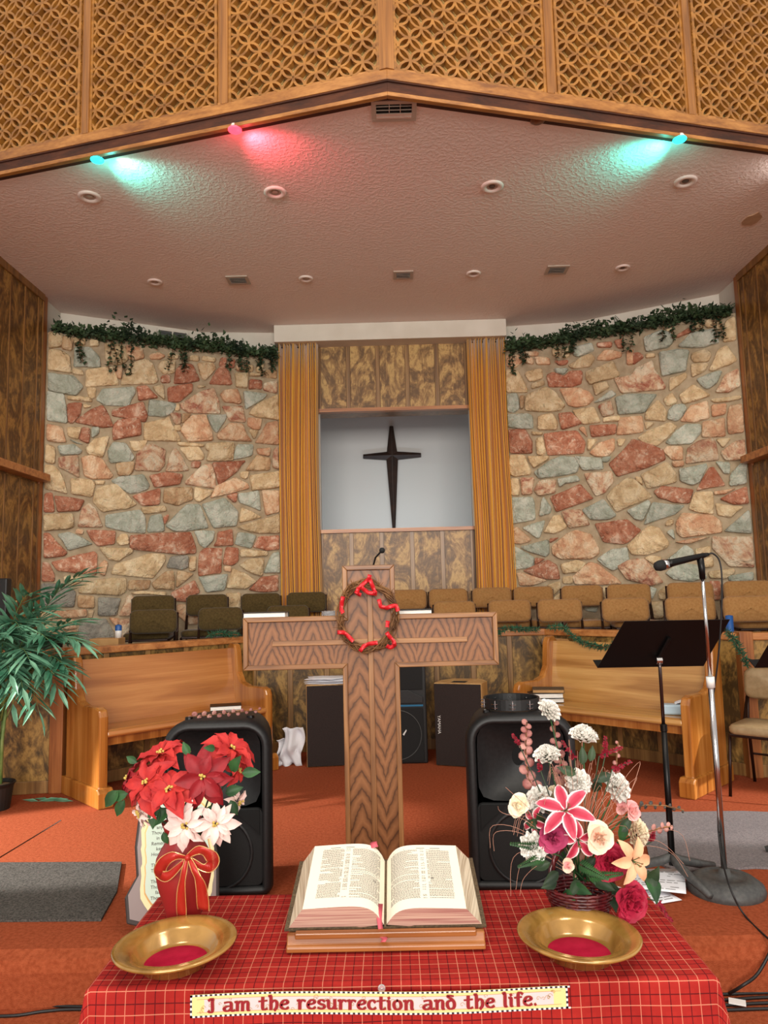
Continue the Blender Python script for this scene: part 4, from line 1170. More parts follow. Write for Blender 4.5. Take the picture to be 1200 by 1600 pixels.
# tambourine on the right speaker
tc = at(800, 1121, 3.8); tc = Vector((tc.x, 3.80, 1.02))
t = thing('tambourine', 'black tambourine lying on the right loudspeaker', 'tambourine', tuple(tc))
MB().lathe([(.135, .0), (.14, .0), (.14, .05), (.135, .05), (.13, .048), (.13, .002), (.135, 0)], 36).build('hoop', M['blk'], t, smooth=False, local=True)
for k in range(10):
    a = k*math.pi/5+.2
    for z in (.016, .034):
        MB().lathe([(.001, -.002), (.018, -.004), (.018, -.002), (.001, .001)], 12, Matrix.Translation((.143*math.cos(a), .143*math.sin(a), z))).build('jingle', M['chrome'], t, local=True)
    MB().box(-.0015, .0015, -.0015, .0015, .004, .046, Matrix.Translation((.143*math.cos(a), .143*math.sin(a), 0))).build('pin', M['chrome'], t, local=True)
# dried eucalyptus lying on the left speaker
def euc_sprig(pts, label, seed, r=.016, n=14, grp=None, mat='euc'):
    random.seed(seed); pts = [Vector(p) for p in pts]; t = thing('eucalyptus_sprig', label, 'dried flower', tuple(pts[0]), 0, grp)
    MB().tube(pts, .0022, 5).build('stem', M['vine'], t)
    tot = len(pts)-1
    for i in range(n):
        f = i/(n-1)*tot; k = min(int(f), tot-1); p = pts[k].lerp(pts[k+1], f-k); tg = (pts[k+1]-pts[k]).normalized()
        side = tg.cross(Vector((0, 1, 0))).normalized()*(1 if i % 2 else -1); rr = r*(1.1-.55*i/n)
        q_ = p+side*rr*.6; m = MB(); nseg = 9
        nm = (Vector((0, -1, 0))*.8+tg*rnd(.1, .8)+side*rnd(-.2, .2)).normalized()
        m.lathe([(.0005, .0018), (rr*.6, .0), (rr, -.002)], nseg, orient(q_, nm)); m.build('leaf', M[mat], t, smooth=True, solid=.0006)
    return t
euc_sprig([(-1.02, 3.70, 1.022), (-.93, 3.71, 1.026), (-.84, 3.72, 1.032), (-.76, 3.73, 1.036), (-.68, 3.74, 1.042)], 'dried pink eucalyptus sprig lying on the left loudspeaker', 2, .014, 16)

# small speakers at the back
def box_speaker(loc, rz, w, d, h, label, logo):
    t = thing('box_speaker', label, 'speaker', loc, rz, 'wooden box speakers by the rail')
    MB().prism([(-w/2, .0), (w/2, .0), (w/2, d*.6), (w/2-.08, d), (-w/2+.08, d), (-w/2, d*.6)], 0, h).build('cabinet', M['boxw'], t, bevel=.004, local=True)
    MB().box(-w/2+.004, w/2-.004, -.018, .0, .006, h-.006).build('grille', M['brn'], t, bevel=.004, local=True)
    MB().box(-.07, .05, .05, .15, h-.002, h+.001).build('handle_recess', M['hole'], t, local=True)
    for sx in (-1, 1):
        for z in (.06, h-.06): MB().lathe([(.007, -.002), (.001, .0)], 8, Matrix.Translation((sx*(w/2-.05), -.018, z)) @ Matrix.Rotation(math.pi/2, 4, 'X')).build('peg', M['castg'], t, local=True)
    if logo:
        cu = bpy.data.curves.new('logo_text', 'FONT'); cu.body = 'YAMAHA'; cu.size = .036; cu.extrude = .0008
        cu.materials.append(M['white_pl']); o = bpy.data.objects.new('logo_text', cu); COL.objects.link(o)
        curve_to_mesh(o, 'logo_text', t, (-w/2+.03, -.020, h*.61), (math.pi/2, math.pi/2, 0))
box_speaker((-.50, 6.26, .2), .12, .50, .38, .66, 'wood-cased box speaker with papers on top, left of the lectern', False)
box_speaker((.50, 6.14, .2), -.36, .40, .34, .66, 'wood-cased box speaker to the right of the tall black monitor', True)
t = thing('tall_speaker', 'tall black speaker with a blue stripe behind the lectern stem', 'speaker', (.0, 6.28, .2), 0)
MB().box(-.26, .25, 0, .35, 0, 1.15).build('cabinet', M['blk'], t, bevel=.012, local=True)
MB().box(-.23, .22, -.012, .0, .02, .45).build('lower_grille', M['grl'], t, bevel=.004, local=True)
MB().box(-.23, .22, -.012, .0, .60, 1.12).build('upper_grille', M['grl'], t, bevel=.004, local=True)
MB().prism([(-.23, .49), (.22, .49), (.22, .54), (.1, .60), (-.1, .60), (-.23, .54)], -.02, .0, axis='y').build('horn_lip', M['blk'], t, bevel=.004, local=True)
MB().box(-.23, .22, -.018, .0, .465, .478).build('blue_stripe', plain('blue_stripe', (40, 110, 150), .3), t, local=True)
MB().grid(lambda u, v: ((.20+.004*math.cos(6.283*v))*math.cos(6.283*u), -.014+.004*math.sin(6.283*v), .235+(.20+.004*math.cos(6.283*v))*math.sin(6.283*u)), 40, 5).build('woofer_ring', M['castg'], t, smooth=True, local=True)
MB().prism([(.045, .24), (.075, .28), (.078, .27), (.055, .23)], -.017, -.012, axis='y').build('badge', M['white_pl'], t, local=True)
# papers on the left box speaker
random.seed(4)
for i in range(7):
    m = MB(); a = rnd(-.3, .3); z0 = .86+.007*i
    m.grid(lambda u, v: ((u-.5)*.36, (v-.5)*.26, .008*math.sin(u*5+i)*math.sin(v*3+i)+ (0.01*abs(u-.5))), 6, 4, Matrix.Translation((-.54+rnd(-.04, .03), 6.41+rnd(-.02, .02), z0)) @ Matrix.Rotation(a, 4, 'Z'))
    tag(m.build('paper_sheet', M['paper'], smooth=True, solid=.0015), 'white paper sheet on the left box speaker, %s' % ('topmost of the pile' if i == 6 else 'bottom of the pile' if i == 0 else '%s from the top of the pile' % ORD[6-i]), 'paper', 'papers on the box speaker')
# crumpled white cloth on the floor
t = thing('white_cloth', 'crumpled white cloth on the carpet against the left pew foot', 'cloth', (-.86, 6.28, .2))
random.seed(9)
for k in range(2):
    ph = rnd(0, 6); m = MB()
    def fn(u, v): 
        p = Vector((u*3+k, v*3, ph)); nz = noise.noise(p)
        return (-.10+.17*u-.05*k+.02*math.sin(v*6), .02+.09*nz+.1*u*k, .0+.30*(1-k*.3)*(1-v)+.02*nz)
    m.grid(fn, 10, 12); m.build('fold', M['paper'], t, smooth=True, solid=.003, local=True)

# books on the pews etc.
pb = Vector((-2.03, 5.15, 0))+Matrix.Rotation(q, 3, 'Z') @ Vector((1.14, .24, 0))
book('hymnal', 'black hymnal with white page edges lying on the left pew seat', (pb.x, pb.y, .699), q-.55, .25, .17, .035, 'black', 'edgew')
pb = Vector((.93, 6.11, 0))+Matrix.Rotation(-q, 3, 'Z') @ Vector((.20, .20, 0))
book('hymnal', 'dark hymnal at the bottom of the pile on the right pew', (pb.x, pb.y, .702), .05, .25, .17, .035, 'black', 'edgew', 'books piled on the right pew')
book('hymnal', 'dark hymnal in the middle of the pile on the right pew', (pb.x-.01, pb.y, .738), -.05, .27, .18, .04, 'black', 'edgew', 'books piled on the right pew')
book('hymnal', 'brown and yellow book on top of the pile on the right pew', (pb.x+.02, pb.y, .779), -.2, .25, .18, .03, 'brcov', 'card', 'books piled on the right pew')
pb = Vector((.93, 6.11, 0))+Matrix.Rotation(-q, 3, 'Z') @ Vector((1.25, .24, 0))
t = thing('tissue_pack', 'pale blue tissue pack on the right pew seat', 'tissue pack', (pb.x, pb.y, .70), -.3)
MB().box(-.09, .07, -.05, .05, 0, .07).build('pack', M['tissue'], t, bevel=.012, local=True)
MB().grid(lambda u, v: (.0+.09*u, (v-.5)*.06+.01*math.sin(u*9), .07+.035*u+.01*math.sin(v*8)), 6, 5).build('tissue', M['paper'], t, smooth=True, solid=.001, local=True)
# things behind the left rail
tag(MB().box(-2.52, -2.28, 6.12, 6.28, .702, 1.29).build('cardboard_box', M['card'], bevel=.004), 'tan cardboard box standing behind the left rail', 'box')
t = thing('water_bottle', 'blue and white bottle on the box behind the left rail', 'bottle', (-2.31, 6.20, 1.29))
MB().lathe([(.001, 0), (.026, .0), (.028, .05), (.026, .06)], 14).build('body', M['white_pl'], t, smooth=True, local=True)
MB().lathe([(.027, .06), (.027, .1), (.012, .11), (.001, .11)], 14).build('sleeve', M['blue'], t, smooth=True, local=True)
p = at(1122, 962, 6.2)
tag(MB().lathe([(.001, .70), (.03, .70), (.03, 1.36), (.001, 1.365)], 12, Matrix.Translation((p.x, 6.0, 0))).build('blue_tube', M['blue'], smooth=True), 'blue tube standing among the tan chairs behind the mic stand', 'tube')
# black rounded stool/cabinet behind the palm
t = thing('keyboard_bench', 'black round-cornered bench behind the palm', 'bench', (-3.03, 5.95, .70))
MB().prism(rrect(.66, .32, .10, 6), .50, .63, Matrix.Identity(4)).build('padded_top', M['black'], t, bevel=.02, local=True)
for sx in (-1, 1):
    for sy in (-1, 1): MB().box(sx*.26-.02, sx*.26+.02, sy*.1-.02, sy*.1+.02, 0, .50).build('leg', M['blkm'], t, local=True)
p = at(3, 935, 5.9)
tag(MB().box(p.x-.08, p.x+.035, 5.9, 5.98, 1.24, 1.80).build('monitor_back', M['blk'], bevel=.01), 'black upright panel at the left edge behind the palm', 'panel')
t = thing('brass_hook', 'tiny brass hook on the dark left wall', 'hook', (-3.43, 6.6, 1.6))
MB().tube([(0, 0, 0), (.03, 0, 0), (.05, -.01, .0), (.055, -.01, .02)], .008, 6).build('hook_arm', M['goldwire'], t, local=True)
MB().lathe([(.016, 0), (.001, .005)], 12, Matrix.Rotation(math.pi/2, 4, 'Y')).build('rose', M['goldwire'], t, local=True)

sa, sb = atz(-20, 1352, .2), atz(95, 1282, .2)
struct(MB().tube([(sa.x, sa.y, .2), (sb.x, sb.y, .2)], .004, 4).build('trim_carpet_seam', M['felt'] if 0 else M['cmet']))
# ------------------------------------------------------------------ mats and cables
def floor_mat(poly, name, mat, label, z=.2):
    m = MB(); m.prism(poly, z+.001, z+.012); return tag(m.build(name, mat), label, 'mat')
P2 = lambda px, py, z=.2: tuple(atz(px, py, z).xy)
floor_mat([P2(-260, 1352), P2(190, 1350), P2(183, 1395), P2(158, 1440), P2(-260, 1443)], 'floor_mat', M['mat'], 'dark grey ribbed floor mat on the left of the platform')
floor_mat([P2(1000, 1272), P2(1160, 1270), P2(1400, 1280), P2(1400, 1366), P2(1180, 1358), P2(1060, 1366), P2(1015, 1345)], 'floor_mat', M['mat2'], 'light grey floor mat under the music stand on the right')
def cable(pts, label, r=.005, name='cable'):
    sm = []
    P_ = [Vector(p) for p in pts]
    for i in range(len(P_)-1):
        p0, p1, p2, p3 = P_[max(i-1, 0)], P_[i], P_[i+1], P_[min(i+2, len(P_)-1)]
        for k in range(6):
            s = k/6; sm.append(.5*((2*p1)+(-p0+p2)*s+(2*p0-5*p1+4*p2-p3)*s*s+(-p0+3*p1-3*p2+p3)*s**3))
    sm.append(P_[-1]); return tag(MB().tube(sm, r, 8).build(name, M['cable'], smooth=True), label, 'cable')
Z = lambda px, py, z=.006: atz(px, py, z)
cable([Z(-60, 1570), Z(60, 1571), Z(170, 1574), Z(300, 1574)], 'black cable against the platform step on the left, farther one', .006)
cable([Z(-60, 1588), Z(20, 1587), Z(70, 1580), Z(130, 1577), Z(300, 1582)], 'black cable curving along the step on the left, nearer one', .006)
for i, (y, lab) in enumerate([(1551, 'black cable lying against the step at the lower right, farthest strand'), (1560, 'black cable at the lower right carrying a small white tag'), (1568, 'black cable at the lower right, third strand from the step'), (1576, 'black cable at the lower right, nearest strand')]):
    cable([Z(1080, y+4, .006), Z(1140, y+2, .006), Z(1200, y-2*i % 3, .006), Z(1290, y-1, .006)], lab, .006)
tag(MB().box(-.03, .03, -.018, .018, -.002, .004, Matrix.Translation(Z(1152, 1566, .016)) @ Matrix.Rotation(-.4, 4, 'Z')).build('cable_tag', M['white_pl']), 'small white tag on the floor cables at the lower right', 'tag')

# ------------------------------------------------------------------ music stands
def music_stand(base, desk, label):
    t = thing('music_stand', label, 'music stand', base)
    b = Vector(base); tl, tr, br, bl = [Vector(p) for p in desk]
    nrm = (tr-tl).cross(bl-tl).normalized(); nrm = nrm if nrm.y > 0 else -nrm
    def slab(P_, d0, d1): vs = [p+nrm*d0 for p in P_]+[p+nrm*d1 for p in P_]; return MB().add(vs, [(0, 1, 2, 3), (7, 6, 5, 4), (0, 4, 5, 1), (1, 5, 6, 2), (2, 6, 7, 3), (3, 7, 4, 0)])
    c1 = tl.lerp(tr, .05); 
    D = slab([tl, tr, br, bl], 0, .004).build('desk', M['blkm'], t, bevel=.002)
    slab([bl, br, br+nrm*.06+Vector((-.0, 0, .01)), bl+nrm*.06+Vector((0, 0, .01))], 0, .002)
    lip = MB(); q4 = [bl, br, br+nrm*.06, bl+nrm*.06]; dz = (bl-tl).normalized()*.003
    lip.add([p for p in q4]+[p+dz for p in q4], [(0, 1, 2, 3), (7, 6, 5, 4), (0, 4, 5, 1), (1, 5, 6, 2), (2, 6, 7, 3), (3, 7, 4, 0)]); lip.build('desk_lip', M['blkm'], D)
    ctr = (tl+tr+br+bl)/4; low = bl.lerp(br, .5)*.8+tl.lerp(tr, .5)*.2; up_ = bl.lerp(br, .5)*.35+tl.lerp(tr, .5)*.65
    MB().tube([low-nrm*.014, up_-nrm*.008], .011, 8).build('desk_bracket', M['blkm'], t)
    top = low-nrm*.03+Vector((0, 0, -.03))
    MB().lathe([(.001, -.014), (.018, -.014), (.018, .014), (.001, .014)], 16, orient(low-nrm*.022, (1, 0, 0))).build('tilt_joint', M['chrome'], t)
    mid = b.lerp(top, .62) ; mid = Vector((b.x+(top.x-b.x)*.66, b.y+(top.y-b.y)*.66, b.z+(top.z-b.z)*.72))
    MB().tube([top+Vector((0, 0, .03)), top, mid], .0085, 10).build('inner_pole', plain('dark_chrome', (90, 78, 76), .25, .9), t, smooth=True)
    MB().tube([mid, (b.x, b.y, b.z+.06)], [.014, .016], 12).build('outer_pole', M['blkm'], t, smooth=True)
    MB().lathe([(.017, 0), (.017, .03), (.013, .034)], 12, Matrix.Translation(mid-Vector((0, 0, .03)))).build('collar', M['blkm'], t)
    for k in range(3):
        a = math.radians((-75, 25, 160)[k]); dd = Vector((math.cos(a), math.sin(a), 0))
        MB().tube([b+Vector((0, 0, .10)), b+dd*.05+Vector((0, 0, .075)), b+dd*.18+Vector((0, 0, .035)), b+dd*.27+Vector((0, 0, .016))], [.02, .022, .02, .014], 8, flat=1).build('leg', M['castg'], t, smooth=True)
    return t
b0 = atz(1052, 1372, .212)
music_stand((b0.x, b0.y, .212), [at(976, 971, 3.62), at(1141, 968, 3.72), at(1100, 1040, 3.86), at(934, 1043, 3.76)], 'black music stand in front of the right pew')
music_stand((2.16, 3.95, .212), [at(1225, 965, 3.62), at(1390, 962, 3.72), at(1350, 1038, 3.90), at(1180, 1043, 3.80)], 'black music stand cut off by the right edge')
# mic stand
mb = atz(1134, 1392, .2)
t = thing('microphone_stand', 'chrome microphone stand with a domed grey base', 'microphone stand', (mb.x, mb.y, .2))
MB().lathe([(.168, .0), (.172, .014), (.165, .036), (.13, .062), (.095, .072), (.092, .068), (.06, .074), (.03, .076), (.022, .1), (.001, .1)], 40).build('base', M['castg'], t, smooth=True, local=True)
p0 = Vector((mb.x, mb.y, .3)); pc = at(1110, 1064, 3.55); p1 = at(1097, 895, 3.5)
MB().tube([p0, pc+Vector((0, 0, -.03))], .0135, 12).build('lower_tube', M['chrome'], t, smooth=True)
MB().tube([pc-(p1-pc).normalized()*.03, pc+(p1-pc).normalized()*.02], .019, 12).build('clutch', M['white_pl'], t, smooth=True)
MB().tube([pc, p1], .0085, 12).build('upper_tube', M['chrome'], t, smooth=True)
MB().tube([p1+Vector((0, 0, -.03)), p1+Vector((0, 0, .02)), at(1093, 868, 3.5)], [.013, .015, .017], 10).build('mic_clip', M['blkm'], t, smooth=True)
t = thing('microphone', 'black handheld microphone with a silver ring clipped on the stand', 'microphone', tuple(at(1100, 868, 3.5)))
a, b = at(1107, 866, 3.5), at(1022, 886, 3.46)
dm = (b-a).normalized(); L_ = (b-a).length
MB().tube([a, a+dm*.03, a+dm*L_*.68, a+dm*L_*.76], [.008, .013, .018, .022], 14).build('body', M['blkm'], t, smooth=True)
MB().tube([a+dm*L_*.76, a+dm*L_*.83], [.0235, .0245], 16).build('ring', M['chrome'], t, smooth=True)
MB().tube([a+dm*L_*.83, a+dm*L_*.9, a+dm*L_*.97, a+dm*L_], [.025, .0255, .02, .006], 16).build('grille', M['grl'], t, smooth=True)
cable([a, at(1114, 865, 3.5), at(1124, 876, 3.5), at(1128, 905, 3.5), at(1127, 960, 3.52), at(1122, 1030, 3.55), at(1112, 1110, 3.6), at(1112, 1150, 3.6), at(1122, 1220, 3.62), at(1122, 1290, 3.6), at(1128, 1340, 3.5), at(1142, 1390, 3.35), atz(1165, 1432, .206), atz(1215, 1480, .206)], 'black microphone cable looping down the stand to the carpet', .0042, 'microphone_cable')
cable([atz(1212, 1470, .206), at(1185, 1520, 3.06), at(1160, 1540, 3.04), atz(1140, 1552, .012)], 'black cable falling over the platform step at the right', .006)
# papers at the foot of the music stand
def sheet(c, w, h, rz, z, label, seed):
    t = thing('song_sheet', label, 'paper', (c[0], c[1], z), rz, 'song sheets on the floor')
    MB().grid(lambda u, v: ((u-.5)*w, (v-.5)*h, .004+.012*math.sin(u*3+seed)*v), 8, 6).build('page', M['paper'], t, smooth=True, solid=.0008, local=True)
    random.seed(seed); m = MB()
    for r in range(9):
        x = -w*.42
        while x < w*.36:
            l = rnd(.012, .045); y = -h*.4+r*h*.09
            if rnd(0, 1) < .75:
                def zz(xx): u = xx/w+.5; v = y/h+.5; return .0052+.012*math.sin(u*3+seed)*v
                m.add([(x, y, zz(x)), (x+l, y, zz(x+l)), (x+l, y+.005, zz(x+l)+.0003), (x, y+.005, zz(x)+.0003)], [(0, 1, 2, 3)])
            x += l+.008
    m.build('printed_lines', M['ink'], t, local=True, kind='stuff')
c1 = atz(1025, 1378, .215); c2 = atz(1000, 1395, .203)
sheet((c2.x, c2.y), .24, .28, .3, .203, 'lower white song sheet half under another beside the basket', 3)
sheet((c1.x, c1.y), .26, .27, -.35, .222, 'upper white song sheet with print at the foot of the music stand', 5)

# ------------------------------------------------------------------ commandments plaque
t = thing('scripture_plaque', 'shaped plaque of the commandments leaning behind the poinsettia vase', 'plaque', (-.97, 3.28, .205), .15)
t.rotation_euler = (-.12, 0, .22)
out = [(-.19, .0), (-.05, -.045), (.12, -.045), (.19, .0), (.19, .2), (.175, .3), (.19, .42), (.18, .52), (.12, .56), (-.07, .56), (-.145, .53), (-.15, .44), (-.165, .30), (-.155, .18), (-.2, .1)]
out = [(x, z+.045) for x, z in out]
MB().prism(out, 0, .02, axis='y').build('backing_board', plain('plaque_rim', (58, 52, 50), .4), t, bevel=.006, local=True)
def shrink(poly, k): 
    c = (sum(p[0] for p in poly)/len(poly), sum(p[1] for p in poly)/len(poly)); return [(c[0]+(x-c[0])*k, c[1]+(z-c[1])*k) for x, z in poly]
MB().prism(shrink(out, .93), -.003, .0, axis='y').build('grey_face', plain('plaque_grey', (150, 138, 136), .35, .2), t, local=True)
random.seed(6)
ce2 = (.015, .305); edge = []
for k in range(60):
    a = 2*math.pi*k/60; ca, sa = math.cos(a), math.sin(a); kk = 1/(abs(ca)**5+abs(sa)**5)**.2
    edge.append((ce2[0]+kk*ca*.15+rnd(-.006, .006), ce2[1]+kk*sa*.235+rnd(-.006, .006)))
MB().prism(edge, -.006, -.003, axis='y').build('cream_border', plain('plaque_cream', (236, 226, 176), .35), t, local=True)
MB().prism(shrink(edge, .90), -.0075, -.006, axis='y').build('gold_line', M['goldwire'], t, local=True)
MB().prism(shrink(edge, .87), -.009, -.0075, axis='y').build('mint_panel', plain('plaque_mint', (204, 224, 208), .3), t, local=True)
lines = ['Thou shalt have no other', 'gods before me', 'Thou shalt not worship', 'any graven image', 'Thou shalt not take the name', 'in vain', 'Remember the sabbath', 'keep it holy', 'Honor thy father', 'and thy mother', 'Thou shalt not kill', 'Thou shalt not commit', 'adultery', 'Thou shalt not steal', 'Thou shalt not bear', 'false witness', 'Thou shalt not covet']
def text(body, size, parent, loc, rot, mat, ext=.0004, align='LEFT', name='lettering', offset=0):
    cu = bpy.data.curves.new(name, 'FONT'); cu.body = body; cu.size = size; cu.extrude = ext; cu.align_x = align; cu.offset = offset
    o = bpy.data.objects.new(name, cu); COL.objects.link(o); o.parent = parent; o.location = loc; cu.materials.append(mat)
    return curve_to_mesh(o, name, parent, loc, rot)
for i, s in enumerate(lines):
    ind = .02 if i in (1, 3, 5, 7, 9, 12, 15) else 0
    text(s, .0195, t, (-.095+ind, -.0098, .475-i*.0215), (math.pi/2, 0, 0), M['ink'])

# ------------------------------------------------------------------ communion table, cloth, banner
TX0, TX1, TY0, TY1, TZ = -.695, .682, 1.70, 2.20, .76
t = thing('communion_table', 'communion table hidden under the red plaid cloth', 'table', ((TX0+TX1)/2, 1.95, 0))
MB().box(TX0+.01, TX1-.01, TY0+.012, TY1-.01, .715, .752).build('table_top', M['stand'], t)
for x in (TX0+.06, TX1-.12):
    for y in (TY0+.05, TY1-.11): MB().box(x, x+.06, y, y+.06, 0, .715).build('leg', M['stand'], t)
m = MB(); hx, hy = (TX1-TX0)/2-.012, (TY1-TY0)/2-.012; cx, cy = (TX0+TX1)/2, (TY0+TY1)/2
drop = .45; N1 = 96; N2 = 64
us = []; random.seed(2)
def cl(u, v):
    dx = max(0, abs(u)-hx)*(1 if u > 0 else -1); dy = max(0, abs(v)-hy)*(1 if v > 0 else -1)
    e = math.hypot(dx, dy); x = max(-hx, min(hx, u)); y = max(-hy, min(hy, v))
    if e < 1e-6: return (cx+x, cy+y, TZ+.0022*noise.noise(Vector((u*9, v*9, 1))))
    d = Vector((dx, dy)).normalized(); a = min(e, .03)/.03
    out_ = .014*math.sin(a*math.pi/2)+max(0, e-.03)*.07
    both = min(abs(dx), abs(dy))/max(e, 1e-6)
    fold = .035*both*2*min(1, e*4)
    fold += .008*math.sin(u*26+v*5)*min(1, e*4)
    zz = TZ-.014*(1-math.cos(a*math.pi/2))-max(0, e-.022)
    return (cx+x+d.x*(out_+fold), cy+y+d.y*(out_+fold), zz)
uu = sorted(set([-hx-drop*k/16 for k in range(1, 17)]+[hx+drop*k/16 for k in range(1, 17)]+[-hx+2*hx*k/60 for k in range(61)]+[s*(hx+e) for s in (-1, 1) for e in (.008, .016, .024, .036)]))
vv = sorted(set([-hy-drop*k/16 for k in range(1, 17)]+[hy+drop*k/16 for k in range(1, 17)]+[-hy+2*hy*k/24 for k in range(25)]+[s*(hy+e) for s in (-1, 1) for e in (.008, .016, .024, .036)]))
vs = [cl(u, v) for v in vv for u in uu]; nu = len(uu)
fs = [(j*nu+i, j*nu+i+1, (j+1)*nu+i+1, (j+1)*nu+i) for j in range(len(vv)-1) for i in range(nu-1)]
m.add(vs, fs); o = m.build('tablecloth', M['plaid'], smooth=True)
uvl = o.data.uv_layers.new(name='UVMap'); flat = [(u, v) for v in vv for u in uu]
for lp in o.data.loops: uvl.data[lp.index].uv = flat[lp.vertex_index]
tag(o, 'red plaid tablecloth with white and dark lines covering the front table', 'tablecloth')
# banner: pen-stroke lettering
GL = {'I': (.42, [[(.0, 1.28), (.14, 1.42), (.3, 1.42), (.27, 1.1), (.27, .1), (.1, -.06), (-.02, .06)]]),
 'a': (.80, [[(.12, .93), (.42, 1.0), (.6, .85), (.62, .2), (.72, .0), (.86, .06)], [(.6, .55), (.25, .5), (.06, .25), (.2, .02), (.42, .04), (.6, .25)]]),
 'm': (1.16, [[(-.02, .95), (.14, .92), (.14, 0)], [(.14, .72), (.36, 1), (.54, .85), (.54, 0)], [(.54, .72), (.78, 1), (.96, .85), (.96, .1), (1.06, 0)]]),
 't': (.60, [[(.26, 1.35), (.24, .2), (.36, 0), (.56, .08)], [(-.02, .93), (.55, 1.0)]]),
 'h': (.72, [[(.0, 1.5), (.14, 1.42), (.14, 0)], [(.14, .7), (.4, 1), (.6, .75), (.58, .25), (.42, -.08)]]),
 'e': (.66, [[(.60, .15), (.38, 0), (.12, .15), (.06, .5), (.2, .88), (.42, 1), (.58, .8), (.46, .6), (.1, .48)]]),
 'r': (.58, [[(-.02, .95), (.14, .92), (.14, 0)], [(.14, .68), (.34, .98), (.56, .88)]]),
 's': (.58, [[(.52, .86), (.32, 1), (.1, .84), (.16, .6), (.44, .44), (.52, .2), (.32, 0), (.04, .12)]]),
 'u': (.76, [[(-.02, .96), (.12, .92), (.12, .22), (.3, 0), (.48, .1), (.6, .35)], [(.6, 1), (.61, .12), (.74, 0)]]),
 'c': (.62, [[(.56, .8), (.38, 1), (.14, .85), (.06, .5), (.14, .15), (.38, 0), (.58, .14)]]),
 'i': (.30, [[(-.02, .96), (.12, .92), (.12, .1), (.22, 0)], [(.09, 1.26), (.15, 1.32)]]),
 'o': (.70, [[(.32, 1), (.1, .8), (.06, .45), (.16, .1), (.34, 0), (.54, .15), (.6, .5), (.52, .85), (.32, 1)]]),
 'n': (.74, [[(-.02, .95), (.14, .92), (.14, 0)], [(.14, .7), (.38, 1), (.58, .84), (.58, .1), (.68, 0)]]),
 'd': (.72, [[(.32, .95), (.1, .78), (.06, .42), (.16, .1), (.34, 0), (.54, .15), (.6, .5), (.54, .85), (.36, 1.15), (.12, 1.38), (.2, 1.5), (.5, 1.44)], [(.32, .95), (.5, .9)]]),
 'l': (.32, [[(-.02, 1.48), (.12, 1.45), (.12, .12), (.24, 0)]]),
 'f': (.50, [[(.56, 1.36), (.4, 1.5), (.24, 1.3), (.22, 0)], [(-.02, .93), (.46, 1)]]),
 '.': (.2, [[(.06, .04), (.1, .08)]])}
Bn = thing('scripture_banner', 'long cream paper banner with red lettering pinned to the front of the cloth', 'banner', (-.055, 1.67, .74))
YB = 1.655
def bz(x): return .7455+.0035*math.sin((x+.45)*9)+ (x+.055)*.003
BH = .0225; X0, X1 = -.452, .344
def strip(zlo, zhi, y, mat, nm, x0=X0, x1=X1, nseg=48):
    m = MB(); vs = []
    for i in range(nseg+1): x = x0+(x1-x0)*i/nseg; vs += [(x, y, bz(x)+zlo), (x, y, bz(x)+zhi)]
    m.add(vs, [(2*i, 2*i+2, 2*i+3, 2*i+1) for i in range(nseg)]); return m.build(nm, mat, Bn)
ban = strip(-BH, BH, YB, plain('banner_cream', (226, 208, 140), .7), 'paper_strip'); mm = ban.modifiers.new('s', 'SOLIDIFY'); mm.thickness = .001; mm.offset = 1
strip(-.0125, .0125, YB-.0012, plain('banner_pale', (212, 196, 196), .7), 'pale_band', X0+.03, X1-.03)
strip(.0128, .0136, YB-.0014, plain('banner_line', (206, 132, 92), .6), 'rule', X0+.014, X1-.014)
strip(-.0136, -.0128, YB-.0014, bpy.data.materials['banner_line'], 'rule', X0+.014, X1-.014)
m = MB(); w_ = MB(); k = 0; x = X0; st = .0052
while x < X1:
    for s in (-1, 1):
        mm_ = m if k % 2 == 0 else w_; z = bz(x)+s*(BH-.0018)
        mm_.add([(x, YB-.0015, z-.0018), (x+st, YB-.0015, z-.0018), (x+st, YB-.0015, z+.0018), (x, YB-.0015, z+.0018)], [(0, 1, 2, 3)])
    x += st; k += 1
for xx in (X0, X1-.004):
    for i in range(9):
        z = bz(xx)-BH+i*.005; mm_ = m if i % 2 == 0 else w_
        mm_.add([(xx, YB-.0015, z), (xx+.004, YB-.0015, z), (xx+.004, YB-.0015, z+.005), (xx, YB-.0015, z+.005)], [(0, 1, 2, 3)])
m.build('dark_checks', plain('check_dark', (34, 30, 52), .6), Bn, kind='stuff'); w_.build('white_checks', M['white_pl'], Bn, kind='stuff')
